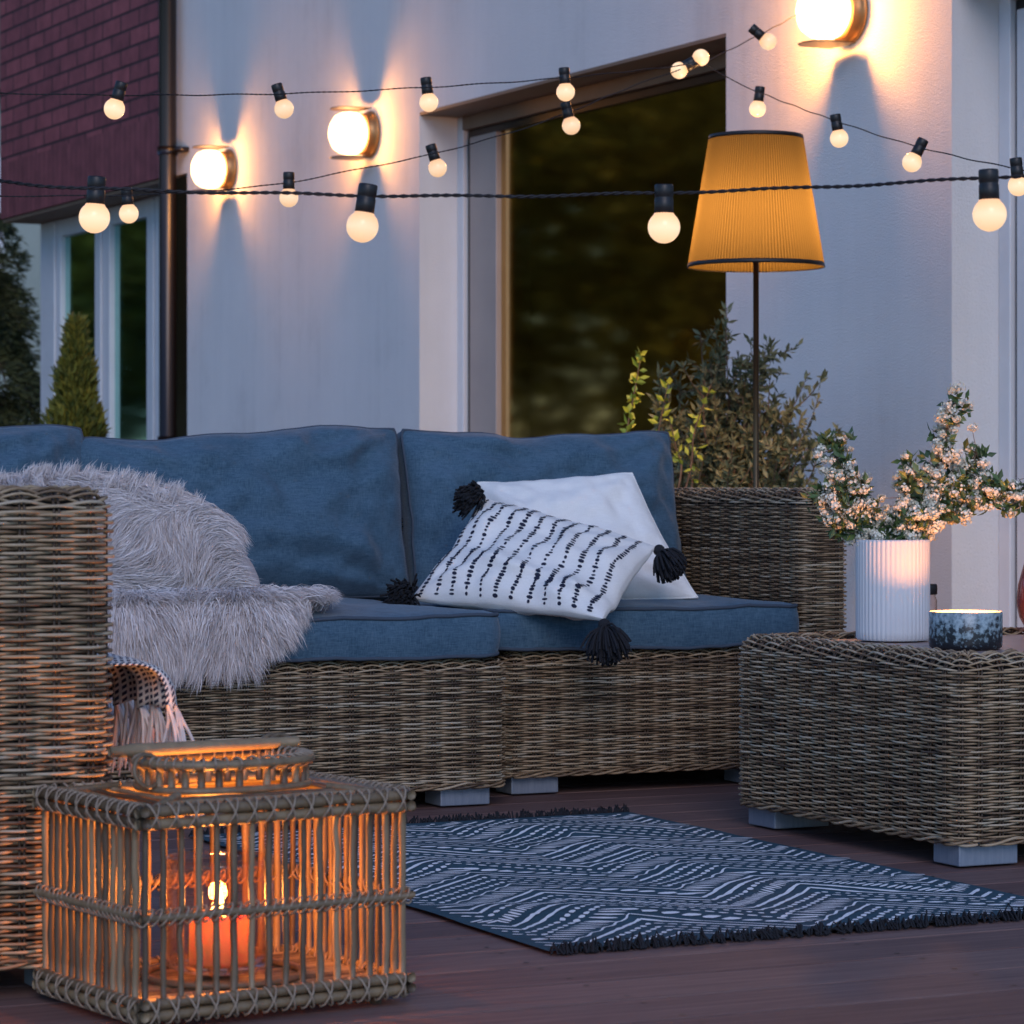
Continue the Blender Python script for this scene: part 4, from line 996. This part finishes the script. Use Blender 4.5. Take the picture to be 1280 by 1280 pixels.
# ------------------------------------------------------------------ plants
def bush(name, base, label, cat, mat, branches, spread, H, leafL, leafW, nleaf, up=.6, pot=True, seed=0, droop=0):
    rg = np.random.default_rng(seed); t = empty(name, base, 0, label, cat)
    st = MB(); lf = MB(); z0 = .42 if pot else 0
    for b in range(branches):
        a = rg.uniform(0, 2*math.pi); rr = spread*math.sqrt(rg.uniform()); h = H*rg.uniform(.62, 1.0)*(1-.35*(rr/spread)**2)
        e = np.array([rr*math.cos(a), rr*math.sin(a), h]); s0 = np.array([rg.normal()*.02, rg.normal()*.02, z0-.03])
        P = smoothpath([s0, s0*.6+e*.4*np.array([.6, .6, 1.1]), e*np.array([.8, .8, .8])+rg.normal(size=3)*.02, e], 14)
        st.tube(P, np.linspace(.006, .0012, 14), 5)
        subs = [(P, .3)]
        for q in range(5):
            i = int(rg.integers(5, 13)); d = rg.normal(size=3)+np.array([0, 0, .8]); d /= np.linalg.norm(d); L = rg.uniform(.06, .14)
            Q = smoothpath([P[i], P[i]+d*L*.5, P[i]+d*L+np.array([0, 0, .02])], 8); st.tube(Q, np.linspace(.002, .0008, 8), 4); subs.append((Q, 0))
        for Q, f0 in subs:
            m_ = int(nleaf*(1.6 if f0 else 1)); ii = rg.uniform(f0*len(Q), len(Q)-1.01, m_); i0 = ii.astype(int); fr = (ii-i0)[:, None]
            p = Q[i0]*(1-fr)+Q[i0+1]*fr; T = Q[i0+1]-Q[i0]; T /= np.linalg.norm(T, axis=1)[:, None]+1e-9
            D = T*up+rg.normal(size=(m_, 3))*.6; lf.leaves(p, D, rg.uniform(.6, 1.1, m_)*leafL, leafW*rg.uniform(.8, 1.2, m_), rg.uniform(size=m_), fold=.15)
    st.build('stems', M['stem'], t); lf.build('foliage', mat, t, smooth=False)
    if pot:
        MB().lathe([(.002, .002), (.13, .002), (.17, .40), (.175, .42), (.16, .42), (.155, .38), (.002, .38)], 36).build('pot', M['terracotta'], t)
    return t
ob = at(908, 608, 8.75); ob[2] = 0
bush('olive_bush', ob, 'grey-green potted olive bush behind the sofa arm, beside the lamp pole', 'shrub', M['leaf_olive'], 80, .30, 1.16, .036, .011, 30, seed=3)
lb = at(815, 608, 8.4); lb[2] = 0
lt = empty('leafy_shoots', lb, 0, 'thin upright shoots with bright yellow-green leaves in front of the dark glass door', 'plant')
st = MB(); lf = MB()
for k, pp in enumerate(([(815, 700), (785, 590), (783, 545), (792, 495), (801, 446)], [(818, 700), (815, 600), (822, 545), (835, 480)], [(825, 700), (860, 600), (868, 540), (890, 478)], [(820, 700), (850, 600), (845, 560), (836, 520)], [(815, 700), (800, 600), (808, 575), (818, 545)], [(828, 700), (862, 620), (862, 590), (870, 560)])):
    P = smoothpath([np.array([0, 0, .36])]+[at(x, y, 8.4+.02*k)-lb for x, y in pp[1:]], 24)
    st.tube(P, np.linspace(.0045, .0012, 24), 5); m_ = [60, 22, 18, 14, 10, 10][k]; ii = rng.integers(9, 24, m_)
    lf.leaves(P[ii]+rng.normal(size=(m_, 3))*.004, rng.normal(size=(m_, 3))+np.array([0, 0, .7]), rng.uniform(.022, .04, m_), rng.uniform(.012, .02, m_), rng.uniform(size=m_), fold=.15)
st.build('stems', M['stem'], lt); lf.build('leaves', M['leaf_lime'], lt, smooth=False)
MB().lathe([(.002, .002), (.10, .002), (.13, .36), (.135, .38), (.12, .38), (.115, .34), (.002, .34)], 36).build('pot', M['terracotta'], lt)
# thuja cone
def thuja(base, H, rad, label):
    t = empty('conical_thuja', base, 0, label, 'shrub')
    n = 9000; f = rng.uniform(0, 1, n)**.75; f = 1-f
    z = .06+(H-.06)*f; lump = 1+.12*np.sin(f*40+rng.normal(size=n)*.3)
    a = rng.uniform(0, 2*math.pi, n); r = rad*(1-f)**.72*rng.uniform(.55, 1.02, n)*lump*(1+.1*np.sin(a*5+f*9))
    P = np.stack([r*np.cos(a), r*np.sin(a), z], 1); D = np.stack([np.cos(a)*.5, np.sin(a)*.5, np.full(n, 1.0)], 1)+rng.normal(size=(n, 3))*.35
    MB().leaves(P, D, rng.uniform(.035, .065, n), rng.uniform(.012, .022, n), rng.uniform(size=n)).build('foliage', M['thuja'], t, smooth=False)
    MB().tube([(0, 0, 0), (0, 0, H*.8)], [.03, .01], 8).build('trunk', M['bark'], t)
tb_ = at(95, 608, 12.0); tb_[2] = 0
thuja(tb_, CH+(HY-402)*12/F, .21, 'small cone-shaped green thuja in front of the white-framed window')
# conifer beyond the house corner
def conifer(base, H, rad, label, nbr, seed):
    rg = np.random.default_rng(seed); t = empty('conifer_tree', base, 0, label, 'tree')
    MB().tube([(0, 0, -.2), (.05, 0, H*.5), (0, 0, H)], [.11, .06, .012], 10).build('trunk', M['bark'], t)
    br = MB(); nl = MB()
    for b in range(nbr):
        f = rg.uniform(.05, .97); a = rg.uniform(0, 2*math.pi); L = rad*(1-f*.75)*rg.uniform(.6, 1.1); z = H*f
        d = np.array([math.cos(a), math.sin(a), 0])
        P = smoothpath([np.array([0, 0, z]), d*L*.5+(0, 0, z+.12), d*L*.85+(0, 0, z+.05), d*L*1.1+(0, 0, z-.12)], 14)
        br.tube(P, np.linspace(.015, .003, 14), 5)
        for q in range(26):
            i = int(rg.integers(3, 13)); s_ = rg.choice([-1, 1]); sd_ = np.array([-d[1], d[0], 0])*s_; l = rg.uniform(.1, .28)
            Q = np.linspace(P[i], P[i]+sd_*l*.8+d*l*.5+np.array([0, 0, -l*.5]), 9); br.tube(Q[::2], .002, 3, cap=False)
            m_ = 26; ii = rg.integers(0, 9, m_); nl.leaves(Q[ii]+rg.normal(size=(m_, 3))*.012, (sd_+d)[None]*.8+rg.normal(size=(m_, 3))*.5+np.array([0, 0, -.3]), rg.uniform(.04, .08, m_), .012, rg.uniform(size=m_))
    br.build('branches', M['bark'], t); nl.build('foliage', M['needle'], t, smooth=False)
cb_ = at(-30, 608, 19.0); cb_[2] = -.16
conifer(cb_, 2.55, .62, 'dark feathery conifer past the far corner of the house, next to the window', 60, 5)
# garden trees out of the picture, mirrored in the glass door
def tree(base, H, rad, label, seed):
    rg = np.random.default_rng(seed); t = empty('garden_tree', base, 0, label, 'tree', 'trees across the garden mirrored in the glass door')
    MB().tube([(0, 0, -.2), (.1, 0, H*.4), (0, 0, H*.8)], [.2, .14, .04], 12).build('trunk', M['bark'], t)
    lf = MB(); br = MB()
    for k in range(60):
        q = rg.normal(size=3); q /= np.linalg.norm(q); c = np.array([0, 0, H*.6])+q*np.array([rad, rad, H*.40])*rg.uniform(.45, 1)
        br.tube([(0, 0, H*.4), c], [.04, .01], 5)
        m_ = 240; p = c+rg.normal(size=(m_, 3))*.33; lf.leaves(p, rg.normal(size=(m_, 3)), rg.uniform(.09, .16, m_), .08, np.full(m_, rg.uniform())*.6+.4*rg.uniform(size=m_))
    br.build('limbs', M['bark'], t); lf.build('crown', M['leaf_tree'], t, smooth=False)
for k, (x, y, h, r) in enumerate(((-1.9, 19.5, 6.0, 1.9), (-4.2, 21.5, 7.5, 2.3), (-.6, 23.5, 7.0, 1.9), (-3.0, 25.5, 7.0, 2.4), (-6.5, 23.5, 6.5, 2.4), (-1.6, 28.5, 8.5, 2.9), (1.2, 29.5, 8.0, 2.6), (-5.2, 30, 9.0, 3.1), (1.0, 25.6, 5.5, 1.6), (2.2, 24.5, 4.2, 1.5), (-3.2, 33, 9.5, 3.4), (.6, 34, 9.0, 3.0))):
    tree((x, y, -.16), h, r, 'bushy garden tree across the lawn, mirrored in the glass door', 60+k)
hd = empty('garden_hedge', (-2.5, 21.5, -.16), R(8), 'tall clipped hedge at the end of the lawn, mirrored in the glass door', 'hedge')
n_ = 30000; P_ = np.stack([rng.uniform(-7, 4.2, n_), rng.uniform(-.6, .6, n_), rng.uniform(0, 1, n_)**.8*2.7+rng.normal(size=n_)*.08], 1)
MB().leaves(P_, rng.normal(size=(n_, 3)), rng.uniform(.08, .14, n_), .07, np.clip(.5+.4*np.sin(P_[:, 0]*2.1)+.2*rng.normal(size=n_), 0, 1)).build('foliage', M['leaf_tree'], hd, smooth=False)
tk = MB()
for q in range(12): tk.tube([(-6.6+q*.95, 0, -.1), (-6.55+q*.95, .05, 2.3)], [.05, .02], 6)
tk.build('trunks', M['bark'], hd)
# pale house of the neighbours past the corner of the brick bay
nb = empty('neighbour_house', tuple(at(-60, 608, 34.0)[:2])+(-.16,), -YAW, 'pale green rendered house far behind the conifer', 'house')
MB().box(-4.5, 3.2, 0, 7, 0, 5.4).build('wall', noisy('pale green render', (.30, .36, .33), (.36, .42, .38), 1.5, .9, bscale=60, bdist=.004), nb, smooth=False)
MB().add([(-4.9, -.4, 5.35), (3.6, -.4, 5.35), (3.6, 7.4, 5.35), (-4.9, 7.4, 5.35), (-2.2, 3.5, 7.4), (.9, 3.5, 7.4)], [(0, 3, 2, 1), (0, 1, 5, 4), (2, 3, 4, 5)]).add([(3.6, -.4, 5.35), (3.6, 7.4, 5.35), (.9, 3.5, 7.4), (-4.9, 7.4, 5.35), (-4.9, -.4, 5.35), (-2.2, 3.5, 7.4)], [(0, 1, 2), (3, 4, 5)]).build('roof', noisy('brown roof tiles', (.12, .06, .045), (.18, .09, .06), 9, .8), nb, smooth=False)
for xa in (-3.2, -.6):
    fr_ = MB().box(xa, xa+1.2, -.05, -.002, 3.2, 4.6).build('window', M['white_paint'], nb, smooth=False)
    MB().box(xa+.08, xa+1.12, -.056, -.052, 3.28, 4.52).build('pane', M['glass_teal'], fr_, smooth=False)
